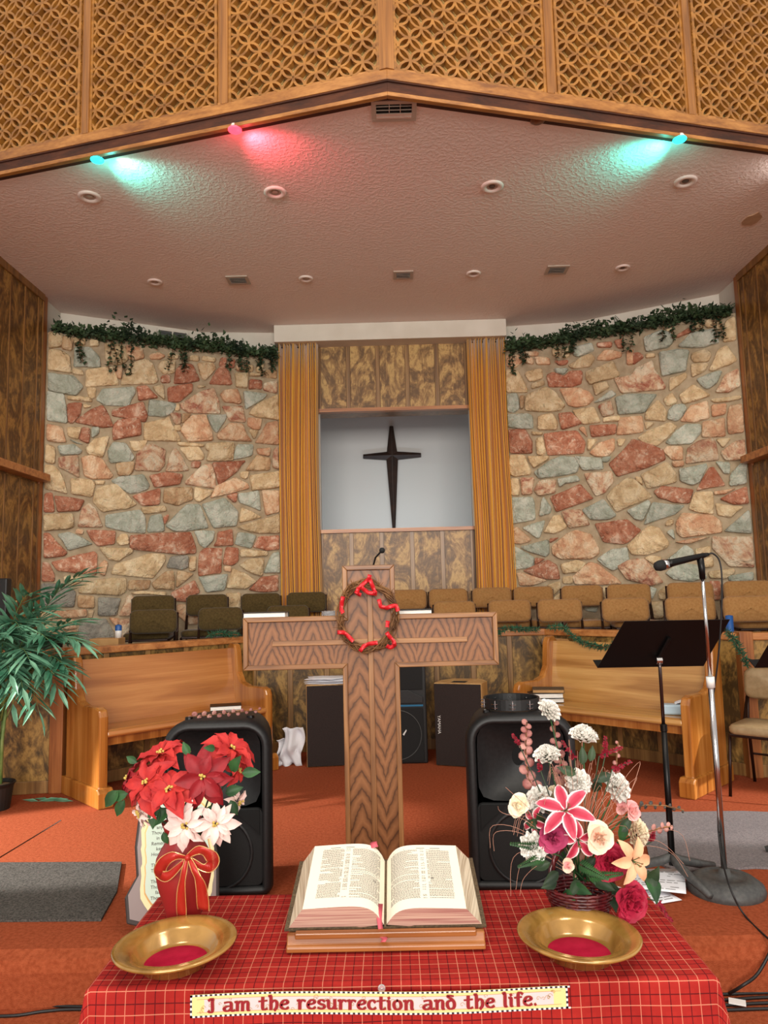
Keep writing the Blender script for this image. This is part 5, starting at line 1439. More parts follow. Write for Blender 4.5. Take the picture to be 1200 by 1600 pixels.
# curls
m = MB(); random.seed(12)
for i in range(60):
    x = rnd(X0+.02, X1-.02); z = bz(x)+rnd(-.013, .013); s = random.choice((-1, 1)); r0_ = rnd(.003, .006)
    m.tube([(x+s*r0_*(1-k/14)*math.cos(k*.5), YB-.0018, z+r0_*(1-k/14)*math.sin(k*.5)) for k in range(13)], .0004, 3)
m.build('scrollwork', plain('scroll_ochre', (170, 132, 70), .6), Bn, kind='stuff')
msg = 'I am the resurrection and the life.'; xh = .0175
tw = sum((GL[c_][0]+.14 if c_ != ' ' else .55) for c_ in msg); xs = -.412; avail = .282-xs; fx = avail/(tw*xh)
x = xs
for c_ in msg:
    if c_ == ' ': x += .55*xh*fx; continue
    wd, strokes = GL[c_]; m = MB(); mo = MB()
    for si, stx in enumerate(strokes):
        pts = [Vector((a*xh*fx, 0, b*xh)) for a, b in stx]; sm = smooth(pts, 4) if len(pts) > 2 else pts
        for (mm_, ww, yy) in ((mo, .0040, YB-.0024-si*.0001), (m, .0033, YB-.0032-si*.0001)):
            vs = []; B0 = Vector((x, yy, bz(x)-.0115))
            for i, p in enumerate(sm):
                d = sm[min(i+1, len(sm)-1)]-sm[max(i-1, 0)]; d.normalize(); wv_ = ww*(.42+.58*abs(d.z)); n_ = Vector((-d.z, 0, d.x))*wv_
                q_ = p - d*ww*.5 if i == 0 else (p + d*ww*.5 if i == len(sm)-1 else p)
                vs += [B0+q_+n_, B0+q_-n_]
            mm_.add(vs, [(2*i, 2*i+1, 2*i+3, 2*i+2) for i in range(len(sm)-1)])
    mo.build('letter_outline', M['goldwire'], Bn); m.build('letter', plain('letter_red', (140, 12, 28), .6) if 'letter_red' not in bpy.data.materials else bpy.data.materials['letter_red'], Bn)
    x += (wd+.14)*xh*fx
text('John 11:25', .0075, Bn, (.296, YB-.0026, bz(.3)-.006), (math.pi/2, 0, 0), M['ink'], .0001)
tag(MB().lathe([(.001, .006), (.006, .005), (.0085, .001), (.0085, -.001)], 14, Matrix.Translation((-.047, 1.662, .769)) @ Matrix.Rotation(math.pi/2, 4, 'X')).build('clear_pin', M['glass'], smooth=True), 'small clear clip at the top middle of the banner', 'clip')

# ------------------------------------------------------------------ bible and stand
BS = thing('book_stand', 'low brown wooden book stand under the open Bible', 'book stand', (-.04, 1.86, .765))
MB().prism([(1.832, .765), (1.832, .777), (1.842, .782), (1.846, .800), (1.862, .800), (1.872, .790), (2.12, .835), (2.14, .765)], -.275, .195, axis='x').build('wedge', M['stand'], BS, bevel=.003)
MB().box(-.255, .175, 1.838, 1.858, .792, .806).build('ledge', M['stand'], BS, bevel=.003)
BB = thing('open_bible', 'very large open Bible on the wooden stand', 'book', (-.04, 1.87, .80))
# frame: u across, w up the slope, n normal
o_ = Vector((-.041, 1.872, .800)); ux = Vector((1, 0, 0)); wv = Vector((0, .29, .052)).normalized(); nv = ux.cross(wv); HT = .292
def BP(a, b, h): return o_+ux*a+wv*b+nv*h
m = MB(); hw = .236
def cov(u, v): a = (u-.5)*2*hw*1.03; return BP(a, -.004+v*(HT+.012), .002+.012*min(1, abs(a)/.1)*0)
m.grid(cov, 8, 2); m.build('cover', M['brcov'], BB, solid=.005)
PT = {}
for sg, hmax in ((-1, .058), (1, .050)):
    def top(a):   # a 0..1 across a page from gutter; height of the page surface
        return .004+hmax*(1-math.exp(-a*9))*(1-.18*a)
    Wp = .195 if sg < 0 else .193
    def ps(u, v): a = u; return BP(sg*(.003+Wp*a*1.0), HT*v, top(a))
    m = MB(); m.grid(ps, 24, 6); pg = m.build('page', M['page'], BB, smooth=True)
    # block sides
    m = MB(); wo_ = .232
    m.add([BP(sg*(.003+Wp), HT*v, top(1)) for v in (0, 1)]+[BP(sg*(.003+Wp)*1.0+sg*(wo_-Wp)*.35, HT*v, top(1)*.62) for v in (0, 1)]+[BP(sg*wo_, HT*v, .006) for v in (0, 1)], [(0, 1, 3, 2), (2, 3, 5, 4)])
    m.build('fore_edge', M['edge'], BB)
    for vv_, nm in ((0, 'lower_edge'), (1, 'upper_edge')):
        m = MB(); vs = []; K = 24
        for i in range(K+1): a = i/K; vs += [BP(sg*(.003+Wp*a), HT*vv_, top(a)), BP(sg*(.003+(wo_-.003)*a), HT*vv_, .006 if a > .25 else .004+.02*(.25-a))]
        m.add(vs, [(2*i, 2*i+2, 2*i+3, 2*i+1) for i in range(K)]); m.build(nm, M['edgep'], BB, smooth=True)
    random.seed(40+sg); m = MB(); ink = MB()
    cols = [(.15, .44), (.475, .525), (.55, .83)] if sg < 0 else [(.06, .44), (.475, .525), (.56, .88)]
    if sg < 0: cols = [(.06, .44), (.475, .535), (.56, .86)]
    for ci, (c0_, c1_) in enumerate(cols):
        r = 0; v = .905
        while v > .13:
            a = c0_+(rnd(.02, .05) if rnd(0, 1) < .15 else 0); end = c1_-(rnd(.05, .2) if rnd(0, 1) < .14 else 0)
            if ci == 1 and rnd(0, 1) < .35: v -= .0158; continue
            while a < end:
                l = min(rnd(.012, .034), end-a)
                if l < .005: break
                def Q(aa, vq): return BP(sg*(.003+Wp*aa), HT*vq, top(aa)+.0004)
                ink.add([Q(a, v), Q(a+l, v), Q(a+l, v+.0062), Q(a, v+.0062)], [(0, 1, 2, 3)])
                a += l+.006
            v -= .0158 if rnd(0, 1) > .04 else .026
    for a, l in ((.10, .15), (.42, .12), (.62, .14)):
        def Q(aa, vq): return BP(sg*(.003+Wp*aa), HT*vq, top(aa)+.0004)
        ink.add([Q(a, .935), Q(a+l, .935), Q(a+l, .943), Q(a, .943)], [(0, 1, 2, 3)])
    # drop capitals
    for (a, v) in (((.60, .42),) if sg > 0 else ((.11, .42),)):
        for da, dv, la, lv in ((0, 0, .008, .03), (.02, 0, .008, .03), (.0, .022, .03, .007)):
            ink.add([Q(a+da, v+dv), Q(a+da+la, v+dv), Q(a+da+la, v+dv+lv), Q(a+da, v+dv+lv)], [(0, 1, 2, 3)])
    ink.build('printed_text', M['ink'], BB, kind='stuff')
ribbon([BP(-.012, .05, .03), BP(-.014, .0, .025), BP(-.012, -.008, .012), BP(-.008, -.03, .0), BP(.000, -.045, .004), BP(-.005, -.062, .008)], .013, M['pribbon'], BB, 'ribbon_marker', (0, -.5, .8))
ribbon([BP(-.03, HT-.01, .05), BP(-.035, HT+.01, .054), BP(-.03, HT+.02, .05)], .02, M['pribbon'], BB, 'ribbon_marker', (0, -.5, .8))
# offering plates
def plate(loc, label, tilt):
    t = thing('offering_plate', label, 'offering plate', loc, 0, 'brass offering plates'); t.rotation_euler = tilt
    MB().lathe([(.001, .0), (.07, .0), (.078, .004), (.1, .03), (.132, .042), (.139, .045), (.1405, .049), (.137, .052), (.125, .049), (.103, .044), (.094, .036), (.082, .014), (.072, .008), (.001, .007)], 64).build('bowl', M['gold'], t, smooth=True, local=True)
    MB().lathe([(.071, .0085), (.069, .0100), (.001, .0102)], 48).build('felt_pad', M['felt'], t, smooth=True, local=True)
plate((-.524, 1.795, .7635), 'brass offering plate in front of the red vase', (0, -.03, 0))
plate((.405, 1.80, .7635), 'brass offering plate in front of the flower basket', (0, .02, 0))

# ------------------------------------------------------------------ flowers
def petal(L, w, cup=.3, tip=.8, rip=0, nu=6, nv=8, shape='poin'):
    """petal along +Y, face towards +Z; returns verts, faces, uvs"""
    vs = []; uv = []
    for j in range(nv+1):
        v = j/nv
        if shape == 'poin': ww = math.sin(math.pi*min(v*1.02, 1)**.85)**.9*(1-.15*v)
        elif shape == 'lily': ww = math.sin(math.pi*v**.8)**.8
        elif shape == 'round': ww = (math.sin(math.pi*(v*.86+.06)))**.6
        else: ww = math.sin(math.pi*v**.7)
        ww = max(ww, .03)
        for i in range(nu+1):
            u = i/nu-.5
            x = u*w*ww; y = L*v*(1-.12*tip*v*v); z = L*(cup*v - tip*v*v*.9)*1.0+abs(u)*w*ww*.5+rip*L*math.sin(v*14+u*9)*abs(u)*2
            vs.append((x, y, z)); uv.append((i/nu, v))
    fs = [(j*(nu+1)+i, j*(nu+1)+i+1, (j+1)*(nu+1)+i+1, (j+1)*(nu+1)+i) for j in range(nv) for i in range(nu)]
    return vs, fs, uv
def put_petal(t, Mx, L, w, cup, tip, mat, rip=0, shape='poin', name='petal'):
    vs, fs, uv = petal(L, w, cup, tip, rip, 4, 6, shape); m = MB(); m.add(vs, fs, Mx); o = m.build(name, M[mat], t, smooth=True)
    if mat == 'lily':
        ul = o.data.uv_layers.new(name='UVMap')
        for lp in o.data.loops: ul.data[lp.index].uv = uv[lp.vertex_index]
    return o
def stem_to(t, a, b, r=.0025, mat='grn2'):
    a, b = Vector(a), Vector(b); mid = a.lerp(b, .5)+Vector((0, 0, .02)); MB().tube([a, mid, b], r, 6).build('stem', M[mat], t, smooth=True)
def poinsettia(px, py, Y, R, mat, face, label, root, grp, n=6, seed=0, center=True):
    random.seed(seed); c = at(px, py, Y); t = thing('poinsettia', label, 'flower', tuple(c), 0, grp)
    f = Vector(face).normalized()
    for ring, (cnt, rr, cup) in enumerate(((n+1, 1.0, .12), (n, .72, .42))):
        for i in range(cnt):
            a = 2*math.pi*(i+.5*ring)/cnt+rnd(-.2, .2); L = 1.2*R*rr*rnd(.82, 1.12)
            Mx = orient(c, f, a) @ Matrix.Translation((0, .004, .001*i+.004*ring)) @ Matrix.Rotation(rnd(-.25, .25), 4, 'Y')
            put_petal(t, Mx, L, L*(rnd(.52, .66) if mat != 'pwh' else rnd(.42, .5)), cup+rnd(-.1, .14), rnd(.25, .6), mat, .05)
    if center:
        for i in range(7):
            a = rnd(0, 6.28); r = rnd(.001, .010); p = orient(c, f) @ Vector((r*math.cos(a), r*math.sin(a), .012+rnd(0, .006)))
            MB().ball(p, .0035, 6).build('stamen', M['yel'], t, smooth=True)
    stem_to(t, c-f*.004, root)
vr = Vector((-.557, 2.03, .93))
G = 'poinsettias in the red vase'
pz = [(318, 1213, 1.96, .076, 'dred', (.1, -1, .15), 'large deep red poinsettia facing forward, right of the bouquet centre', 6),
 (231, 1225, 1.99, .070, 'red', (-.35, -.8, .5), 'red poinsettia at the left of the bouquet', 6),
 (266, 1236, 1.95, .066, 'red', (-.05, -.75, .75), 'red poinsettia low in the bouquet centre above the white ones', 6),
 (252, 1182, 2.04, .070, 'red', (-.2, -.35, 1), 'red poinsettia at the top left of the bouquet, facing up', 6),
 (360, 1172, 2.04, .068, 'red', (.5, -.45, .8), 'red poinsettia at the upper right with upswept petals', 6),
 (205, 1218, 2.06, .050, 'dred', (-.8, -.3, .4), 'small deep red poinsettia at the far left of the bouquet', 5),
 (368, 1203, 2.03, .038, 'red', (.9, -.5, .2), 'small red poinsettia bud among the right-hand leaves', 4),
 (291, 1289, 1.93, .056, 'pwh', (-.05, -1, .1), 'blush white poinsettia at the front of the vase rim', 7),
 (338, 1287, 1.95, .052, 'pwh', (.25, -1, .2), 'blush white poinsettia right of the vase rim', 7),
 (224, 1268, 2.00, .042, 'pwh', (-.7, -.7, -.2), 'blush white poinsettia drooping left of the vase', 6),
 (368, 1252, 2.05, .034, 'pwh', (.8, -.3, -.1), 'small blush white poinsettia at the far right', 5)]
for i, (px, py, Y, R, mt, fc, lab, n) in enumerate(pz): poinsettia(px, py, Y, R, mt, fc, lab, vr, G, n, 50+i)
def leaf(t, px, py, Y, L, w, dirpx, tilt, mat='grn', name='leaf'):
    c = at(px, py, Y); d = (at(px+dirpx[0], py+dirpx[1], Y+tilt)-c).normalized()
    nrm = Vector((0, -1, .35)); s = d.cross(nrm).normalized(); nrm = s.cross(d)
    Mx = Matrix(((s.x, d.x, nrm.x, c.x), (s.y, d.y, nrm.y, c.y), (s.z, d.z, nrm.z, c.z), (0, 0, 0, 1)))
    put_petal(t, Mx, L, w, .1, .25, mat, .02, name=name)
V = thing('red_vase', 'red curved vase tied with a sheer ribbon bow', 'vase', (-.573, 2.03, .762))
MB().lathe([(.001, 0), (.040, 0), (.042, .006), (.05, .04), (.066, .09), (.074, .13), (.071, .16), (.058, .185), (.048, .20), (.047, .215), (.052, .235), (.058, .25), (.055, .25), (.045, .22), (.001, .2)], 40).build('body', M['vase'], V, smooth=True, local=True)
LV = thing('poinsettia_leaves', 'green silk leaves between the poinsettias in the red vase', 'foliage', tuple(vr))
for px, py, L, d, ti in ((186, 1235, .06, (-16, 18), 0), (195, 1250, .05, (-12, 22), 0), (245, 1258, .06, (-6, 30), -.02), (262, 1262, .06, (-20, 24), -.02), (300, 1248, .065, (-4, 36), -.05), (290, 1262, .05, (8, 26), -.04), (270, 1250, .05, (4, 38), -.03),
                       (362, 1205, .055, (12, -22), -.02), (378, 1208, .05, (26, -2), 0), (352, 1240, .05, (16, -6), 0), (360, 1250, .045, (10, 22), 0), (345, 1262, .05, (-22, 16), -.01), (330, 1258, .05, (-6, 24), 0), (214, 1192, .035, (-10, -6), 0),
                       (296, 1180, .04, (-6, -12), 0), (336, 1170, .035, (-20, -2), -.03), (200, 1240, .05, (-26, 8), 0), (310, 1300, .03, (6, 16), 0), (255, 1300, .035, (6, 16), 0), (275, 1215, .05, (8, 10), .02)):
    leaf(LV, px, py, 1.99, L, L*.6, d, ti)
MB().tube([vr, vr-Vector((0, 0, .12))], .008, 6).build('stem_bunch', M['grn2'], LV)
# bow
YV = 1.945
def bowp(px, py, dy=0): return at(px, py, YV+dy)
RB = thing('ribbon_bow', 'sheer red bow with gold wire edges tied round the vase', 'ribbon', tuple(bowp(293, 1338)))
MB().lathe([(.056, .178), (.0535, .186), (.053, .193)], 36, Matrix.Translation((-.573, 2.03, .762))).build('band', M['ribbon'], RB, smooth=True)
def wired(path, w, nm='loop'):
    pp = []; P_ = [Vector(p) for p in path]
    for i in range(len(P_)-1):
        p0, p1, p2, p3 = P_[max(i-1, 0)], P_[i], P_[i+1], P_[min(i+2, len(P_)-1)]
        for k in range(5):
            s = k/5; pp.append(.5*((2*p1)+(-p0+p2)*s+(2*p0-5*p1+4*p2-p3)*s*s+(-p0+3*p1-3*p2+p3)*s**3))
    pp.append(P_[-1]); vs = []; e1 = []; e2 = []
    for i, p in enumerate(pp):
        f_ = i/(len(pp)-1); tg = (pp[min(i+1, len(pp)-1)]-pp[max(i-1, 0)]).normalized(); s = tg.cross(Vector((0, 1, 0))); s = s.normalized() if s.length > .01 else Vector((0, 0, 1))
        s = (s+Vector((0, .4*math.sin(i*.7), 0))).normalized(); k = w(f_); e1.append(p-s*k); e2.append(p+s*k); vs += [e1[-1], e2[-1]]
    r_ = MB().add(vs, [(2*i, 2*i+1, 2*i+3, 2*i+2) for i in range(len(pp)-1)]).build(nm, M['ribbon'], RB, smooth=True, solid=.0006)
    for e in (e1, e2): MB().tube(e, .0011, 5).build('wire_edge', M['goldwire'], r_)
lw = lambda f_: .004+.011*math.sin(math.pi*f_)
wired([bowp(293, 1338, -.03), bowp(312, 1328, -.045), bowp(330, 1338, -.04), bowp(332, 1350, -.03), bowp(318, 1356, -.035), bowp(296, 1342, -.03)], lw)
wired([bowp(290, 1340, -.03), bowp(270, 1338, -.035), bowp(254, 1350, -.02), bowp(250, 1366, -.01), bowp(264, 1368, -.02), bowp(288, 1345, -.03)], lw)
wired([bowp(292, 1342, -.035), bowp(287, 1365, -.04), bowp(283, 1395, -.03), bowp(284, 1432, -.005)], lambda f_: .004+.009*f_, 'tail')
wired([bowp(296, 1342, -.035), bowp(305, 1362, -.045), bowp(314, 1385, -.04), bowp(318, 1422, -.015)], lambda f_: .004+.012*f_, 'tail')
MB().ball(bowp(293, 1340, -.035), .008, 10).build('knot', M['ribbon'], RB, smooth=True)

# basket bouquet
BX, BY = .457, 1.985
Bk = thing('flower_basket', 'burgundy wicker basket with a twisted handle', 'basket', (BX, BY, .762))
def bk(h):   # radius by height
    return .052+.033*math.sin(min(h/.085, 1)*1.4)
for i in range(11):
    z = .004+i*.0078; r = bk(z); n = 40
    pts = [((r+.0022*(-1)**(k+i))*math.cos(2*math.pi*k/n), (r+.0022*(-1)**(k+i))*.85*math.sin(2*math.pi*k/n), z) for k in range(n+1)]
    MB().tube(pts, .0042, 5).build('woven_band', M['basket'], Bk, smooth=True, local=True)
for k in range(20):
    a = 2*math.pi*k/20; MB().tube([(bk(h)*math.cos(a), bk(h)*.85*math.sin(a), h) for h in (.0, .03, .06, .088)], .003, 5).build('stake', M['basket'], Bk, local=True)
MB().lathe([(.001, .001), (.05, .002)], 24).build('base', M['basket'], Bk, local=True)
for s in (0, math.pi):
    MB().tube([(.08*math.cos(math.pi*k/30)+.004*math.cos(k*1.2+s), .004*math.sin(k*1.2+s)-.02, .085+.12*math.sin(math.pi*k/30)) for k in range(31)], .005, 6).build('handle', M['basket'], Bk, smooth=True, local=True)
BR = Vector((BX, BY, .86)); G2 = 'flowers in the burgundy basket'
def ruffle(px, py, Y, R, face, mat, label, seed, n=64, name='carnation', stem=True):
    random.seed(seed); c = at(px, py, Y); t = thing(name, label, 'flower', tuple(c), 0, G2); f = Vector(face).normalized(); m = MB()
    Mf = orient(c-f*R*.35, f)
    for k in range(9):
        g = k/8; r1 = R*(1.0-.86*g); h1 = R*(.18+.62*math.sin(g*math.pi/2)); r0_ = r1*.35; h0 = h1-R*.42
        nw = max(5, int(11-6*g)); ph = rnd(0, 6)
        def fn(u, v, r1=r1, h1=h1, r0_=r0_, h0=h0, nw=nw, ph=ph):
            a = 2*math.pi*u; wv_ = math.sin(nw*a+ph)*v*v; fr = math.sin(nw*5*a+ph*2)*v**4
            r = r0_+(r1-r0_)*v**.7+R*.10*wv_+R*.03*fr; h = h0+(h1-h0)*v+R*.09*math.cos(nw*a+ph+1)*v*v+R*.03*math.cos(nw*4*a)*v**4
            return (r*math.cos(a), r*math.sin(a), h)
        m.grid(fn, 72, 4, Mf)
    m.build('ruffled_bloom', M[mat], t, smooth=True)
    MB().lathe([(.002, -.012), (.006, -.006), (.008, .004)], 10, orient(c-f*R*.35, f)).build('calyx', M['grn2'], t, smooth=True)
    if stem: stem_to(t, c-f*R*.4, BR+Vector((rnd(-.02, .02), rnd(-.02, .02), 0)), .002, 'grn')
for i, (px, py, Y, R, fc, mt, lab) in enumerate([
 (861, 1107, 2.06, .033, (.35, -.6, .6), 'white', 'topmost white carnation, tilted to the right above the loudspeaker'),
 (913, 1144, 2.04, .038, (.1, -.3, .9), 'white', 'wide white carnation facing up, right of the topmost one'),
 (854, 1175, 2.02, .036, (-.2, -.35, .9), 'white', 'white carnation directly above the pink-edged lily, left of the stems'),
 (905, 1222, 1.98, .034, (.1, -1, .3), 'white', 'white open carnation in the middle, just above right of the lily'),
 (968, 1228, 2.01, .040, (.45, -.8, .5), 'white', 'white carnation at the upper right above the pink rose'),
 (841, 1246, 2.0, .036, (-.4, -.6, .5), 'white', 'white ruffled carnation at the left, beside the cream rose'),
 (833, 1324, 1.93, .036, (-.35, -1, .1), 'white', 'white carnation low at the left, below the magenta rose'),
 (1001, 1304, 1.98, .036, (.6, -.8, .1), 'cream', 'cream carnation at the right, under the pink rose'),
 (869, 1238, 2.03, .026, (-.1, -.6, .8), 'cream', 'small cream carnation peeking out behind the lily tip')]): ruffle(px, py, Y, R, fc, mt, lab, 80+i)
def rose(px, py, Y, R, face, outer, innerm, label, seed, name='rose', n=16):
    random.seed(seed); c = at(px, py, Y); t = thing(name, label, 'flower', tuple(c), 0, G2); f = Vector(face).normalized()
    for i in range(n):
        g = i/(n-1); a = i*2.4+rnd(-.2, .2); L = R*(1.05-.6*g); el = .2+1.15*g
        put_petal(t, orient(c-f*R*.15, f, a) @ Matrix.Rotation(el, 4, 'X'), L, L*1.25, .25, .35 if g < .5 else -.3, outer if g < (.3 if name == 'rose' and outer != innerm else .55) else innerm, .02 if name == 'rose' else .09, 'round')
    MB().ball(c+f*R*.1, R*.22, 8).build('heart', M[innerm], t, smooth=True); stem_to(t, c-f*R*.3, BR, .002, 'grn')
rose(812, 1260, 1.99, .034, (-.6, -.8, .35), 'cream', 'cream', 'cream rose at the far left of the basket flowers', 1)
rose(935, 1309, 1.91, .042, (.1, -1, .2), 'cream', 'peach', 'peach-hearted cream rose at the front centre', 2)
rose(864, 1308, 1.92, .042, (-.2, -1, .1), 'mag', 'mag', 'magenta rose below the pink-edged lily', 3)
rose(987, 1268, 1.97, .028, (.5, -.8, .4), 'pink', 'pink', 'small pink rose at the right, touching the white carnation', 4)
rose(972, 1264, 2.0, .020, (-.2, -.8, .5), 'pink', 'pink', 'pale pink rosebud just left of the small pink rose', 5, n=9)
rose(888, 1353, 1.90, .019, (-.2, -1, .1), 'peach', 'pink', 'small blush rosebud low over the basket rim', 6, n=9)
rose(952, 1347, 1.94, .050, (.1, -1, .1), 'peony', 'peony', 'dark crimson peony behind the peach lily', 7, 'peony', 28)
rose(984, 1408, 1.90, .050, (.3, -1, .0), 'peony', 'peony', 'crimson peony hanging lowest, right of the basket', 8, 'peony', 32)
def lily(px, py, Y, R, face, mat, label, seed, n=6, roll=0):
    random.seed(seed); c = at(px, py, Y); t = thing('lily', label, 'flower', tuple(c), 0, G2); f = Vector(face).normalized()
    for i in range(n):
        a = 2*math.pi*i/n+roll; put_petal(t, orient(c, f, a) @ Matrix.Translation((0, .003, .002*(i % 2))), R*rnd(.92, 1.08), R*.44, .42, .6, mat, .015, 'lily')
    for i in range(5):
        a = rnd(0, 6.28); d = orient(c, f) @ Vector((R*.16*math.cos(a), R*.16*math.sin(a), R*.42)); MB().tube([c, d], .0009, 4).build('stamen', M['grn'], t); MB().ball(d, .003, 6, sz=.6).build('anther', M['vine'], t)
    stem_to(t, c-f*.003, BR, .0022, 'grn')
lily(884, 1267, 1.91, .078, (-.25, -.8, .55), 'lily', 'large pink lily with white petal edges at the front of the basket flowers', 1, 6, .3)
lily(903, 1312, 1.92, .056, (.1, -.9, -.1), 'lily', 'second pink white-edged lily, drooping under the large one', 2, 5, 2.6)
lily(836, 1284, 1.98, .045, (-.8, -.6, .1), 'lily', 'pink white-edged lily turned away at the left', 3, 5, .9)
lily(988, 1345, 1.89, .062, (.35, -1, .2), 'peachl', 'peach lily at the right over the crimson peony', 4, 6, .5)
BL = thing('basket_leaves', 'green silk leaves and fern filling the basket', 'foliage', tuple(BR))
random.seed(77)
for px, py, L, d, ti, mt in ((905, 1375, .055, (-14, 26), -.03, 'grn2'), (925, 1372, .06, (26, 14), -.03, 'grn2'), (895, 1385, .055, (30, 12), -.05, 'grn'), (872, 1362, .05, (-20, 18), -.02, 'grn2'), (860, 1348, .05, (-26, 8), 0, 'grn2'), (850, 1335, .05, (-18, 22), 0, 'grn2'),
   (915, 1350, .05, (10, 20), -.02, 'grn2'), (945, 1382, .05, (24, 14), -.03, 'grn2'), (955, 1400, .045, (6, 18), -.03, 'grn2'), (975, 1285, .05, (-4, 26), 0, 'grn'), (968, 1300, .05, (16, -20), 0, 'grn2'), (885, 1288, .04, (12, 20), -.04, 'grn'), (897, 1285, .04, (6, 24), -.05, 'grn'),
   (910, 1195, .045, (0, -18), 0, 'grn2'), (922, 1190, .04, (4, -22), 0, 'grn2'), (900, 1210, .05, (-20, -8), 0, 'grn2'), (935, 1215, .05, (-6, 24), .02, 'grn2'), (955, 1210, .05, (-22, 8), 0, 'grn2'), (1015, 1370, .07, (10, 32), -.05, 'grn'), (1010, 1382, .065, (22, -28), -.04, 'grn2'), (1012, 1360, .06, (8, 30), -.03, 'grn2'),
   (870, 1378, .045, (-24, 10), -.02, 'grn2'), (880, 1395, .05, (20, 12), -.06, 'grn'), (930, 1340, .05, (-16, 16), 0, 'grn2'), (850, 1290, .05, (-26, -4), .02, 'grn2'), (840, 1270, .05, (6, 24), .02, 'grn2')):
    leaf(BL, px, py, 1.96, L*1.05, L*.55, d, ti, mt)
m = MB()
for (a, b) in (((905, 1350), (952, 1375)), ((855, 1325), (795, 1318)), ((850, 1338), (808, 1355)), ((920, 1370), (975, 1365))):
    pa, pb_ = at(*a, 1.93), at(*b, 1.90); d = (pb_-pa); s = d.cross(Vector((0, 1, 0))).normalized()
    for k in range(16):
        q_ = pa+d*k/16
        for sg in (-1, 1): leaf_add(m, q_, d.normalized()*.5+s*sg, (0, -1, .2), .02*(1-k/20), .007)
m.build('fern', M['grn'], BL, kind='stuff')
# pink eucalyptus, crimson sprays and dried grass
euc_sprig([at(845, 1250, 2.05), at(825, 1215, 2.06), at(821, 1175, 2.06), at(822, 1150, 2.06), at(823, 1128, 2.06)], 'upright pink eucalyptus stem at the left of the basket flowers', 31, .015, 16, G2)
euc_sprig([at(880, 1230, 2.06), at(876, 1190, 2.08), at(868, 1160, 2.08), at(866, 1120, 2.08)], 'pink eucalyptus stem under the topmost carnation', 32, .013, 14, G2)
euc_sprig([at(965, 1265, 2.02), at(962, 1215, 2.02), at(964, 1180, 2.02), at(966, 1160, 2.02)], 'thin grey-brown eucalyptus stem above the white carnation on the right', 33, .008, 10, G2)
euc_sprig([at(990, 1300, 2.02), at(1012, 1300, 2.02), at(1035, 1293, 2.02), at(1050, 1291, 2.02)], 'dark eucalyptus sprig reaching right towards the music stand', 34, .011, 11, G2)
euc_sprig([at(985, 1262, 2.06), at(1010, 1258, 2.06), at(1040, 1259, 2.06), at(1068, 1266, 2.06)], 'grey sprig trailing right above the grey mat', 35, .008, 13, G2, 'mat')
bpy.data.materials
def spray(p0_, p1_, label, seed, r=.011):
    random.seed(seed); a, b = at(*p0_, 2.0), at(*p1_, 2.0); t = thing('crimson_spray', label, 'flower', tuple(a), 0, G2)
    MB().tube([BR.lerp(a, .3), a, b], .0016, 5).build('stem', M['grn2'], t); m = MB()
    for i in range(60):
        f_ = rnd(0, 1); p = a.lerp(b, f_); d = (b-a).normalized()*.8+Vector((rnd(-1, 1), rnd(-1, 1), rnd(-1, 1))); leaf_add(m, p, d, (0, -1, .3), r*(1.3-.7*f_), r*.5)
    m.build('florets', M['spray'], t, kind='stuff')
spray((898, 1186), (878, 1158), 'crimson floret spray right of the white carnation', 1)
spray((946, 1178), (946, 1152), 'short upright crimson spray, right of the wide carnation', 2)
spray((936, 1182), (972, 1168), 'long crimson spray leaning right above the open carnation', 3)
spray((956, 1203), (986, 1190), 'crimson spray above the upper right white carnation', 4)
spray((812, 1165), (801, 1148), 'small crimson spray tip at the left of the eucalyptus', 5, .009)
spray((845, 1205), (842, 1188), 'crimson bud in the shadow under the white carnation', 6, .009)
spray((884, 1206), (878, 1196), 'tiny crimson bud left of the open carnation', 7, .009)
spray((1026, 1408), (1050, 1440), 'crimson spray hanging off the table corner', 8, .012)
spray((1018, 1315), (1022, 1300), 'dark crimson spray beside the cream carnation', 9, .010)
DG = thing('dried_grass', 'wispy pinkish dried grass strands through the basket flowers', 'dried flower', tuple(BR), 0); m = MB(); random.seed(5)
for i in range(70):
    u = rnd(-1, 1); tip = at(900+u*85+rnd(-10, 10), 1180+abs(u)*110+rnd(-25, 25), 2.0+rnd(-.08, .05)); mid = BR.lerp(tip, .6)+Vector((0, 0, .05))
    m.tube(smooth([BR, BR.lerp(mid, .5)+Vector((0, 0, .03)), mid, tip+Vector((0, 0, .01)), tip+Vector((u*.02, 0, -.02*abs(u)*2))], 3), .0006, 3)
for (e, f_) in (((775, 1300), (772, 1330)), ((785, 1270), (778, 1260)), ((802, 1340), (798, 1400)), ((815, 1350), (806, 1390)), ((770, 1290), (766, 1325)), ((1045, 1330), (1075, 1370)), ((1030, 1315), (1068, 1350)), ((1060, 1300), (1078, 1345)), ((835, 1270), (790, 1230)), ((1000, 1190), (985, 1240)), ((995, 1215), (978, 1250)), ((820, 1370), (812, 1400))):
    a, b = at(*e, 1.95), at(*f_, 1.93); m.tube(smooth([BR, BR.lerp(a, .6)+Vector((0, 0, .035)), a, b], 5), .0006, 3)
m.build('strands', M['grass'], DG, kind='stuff')

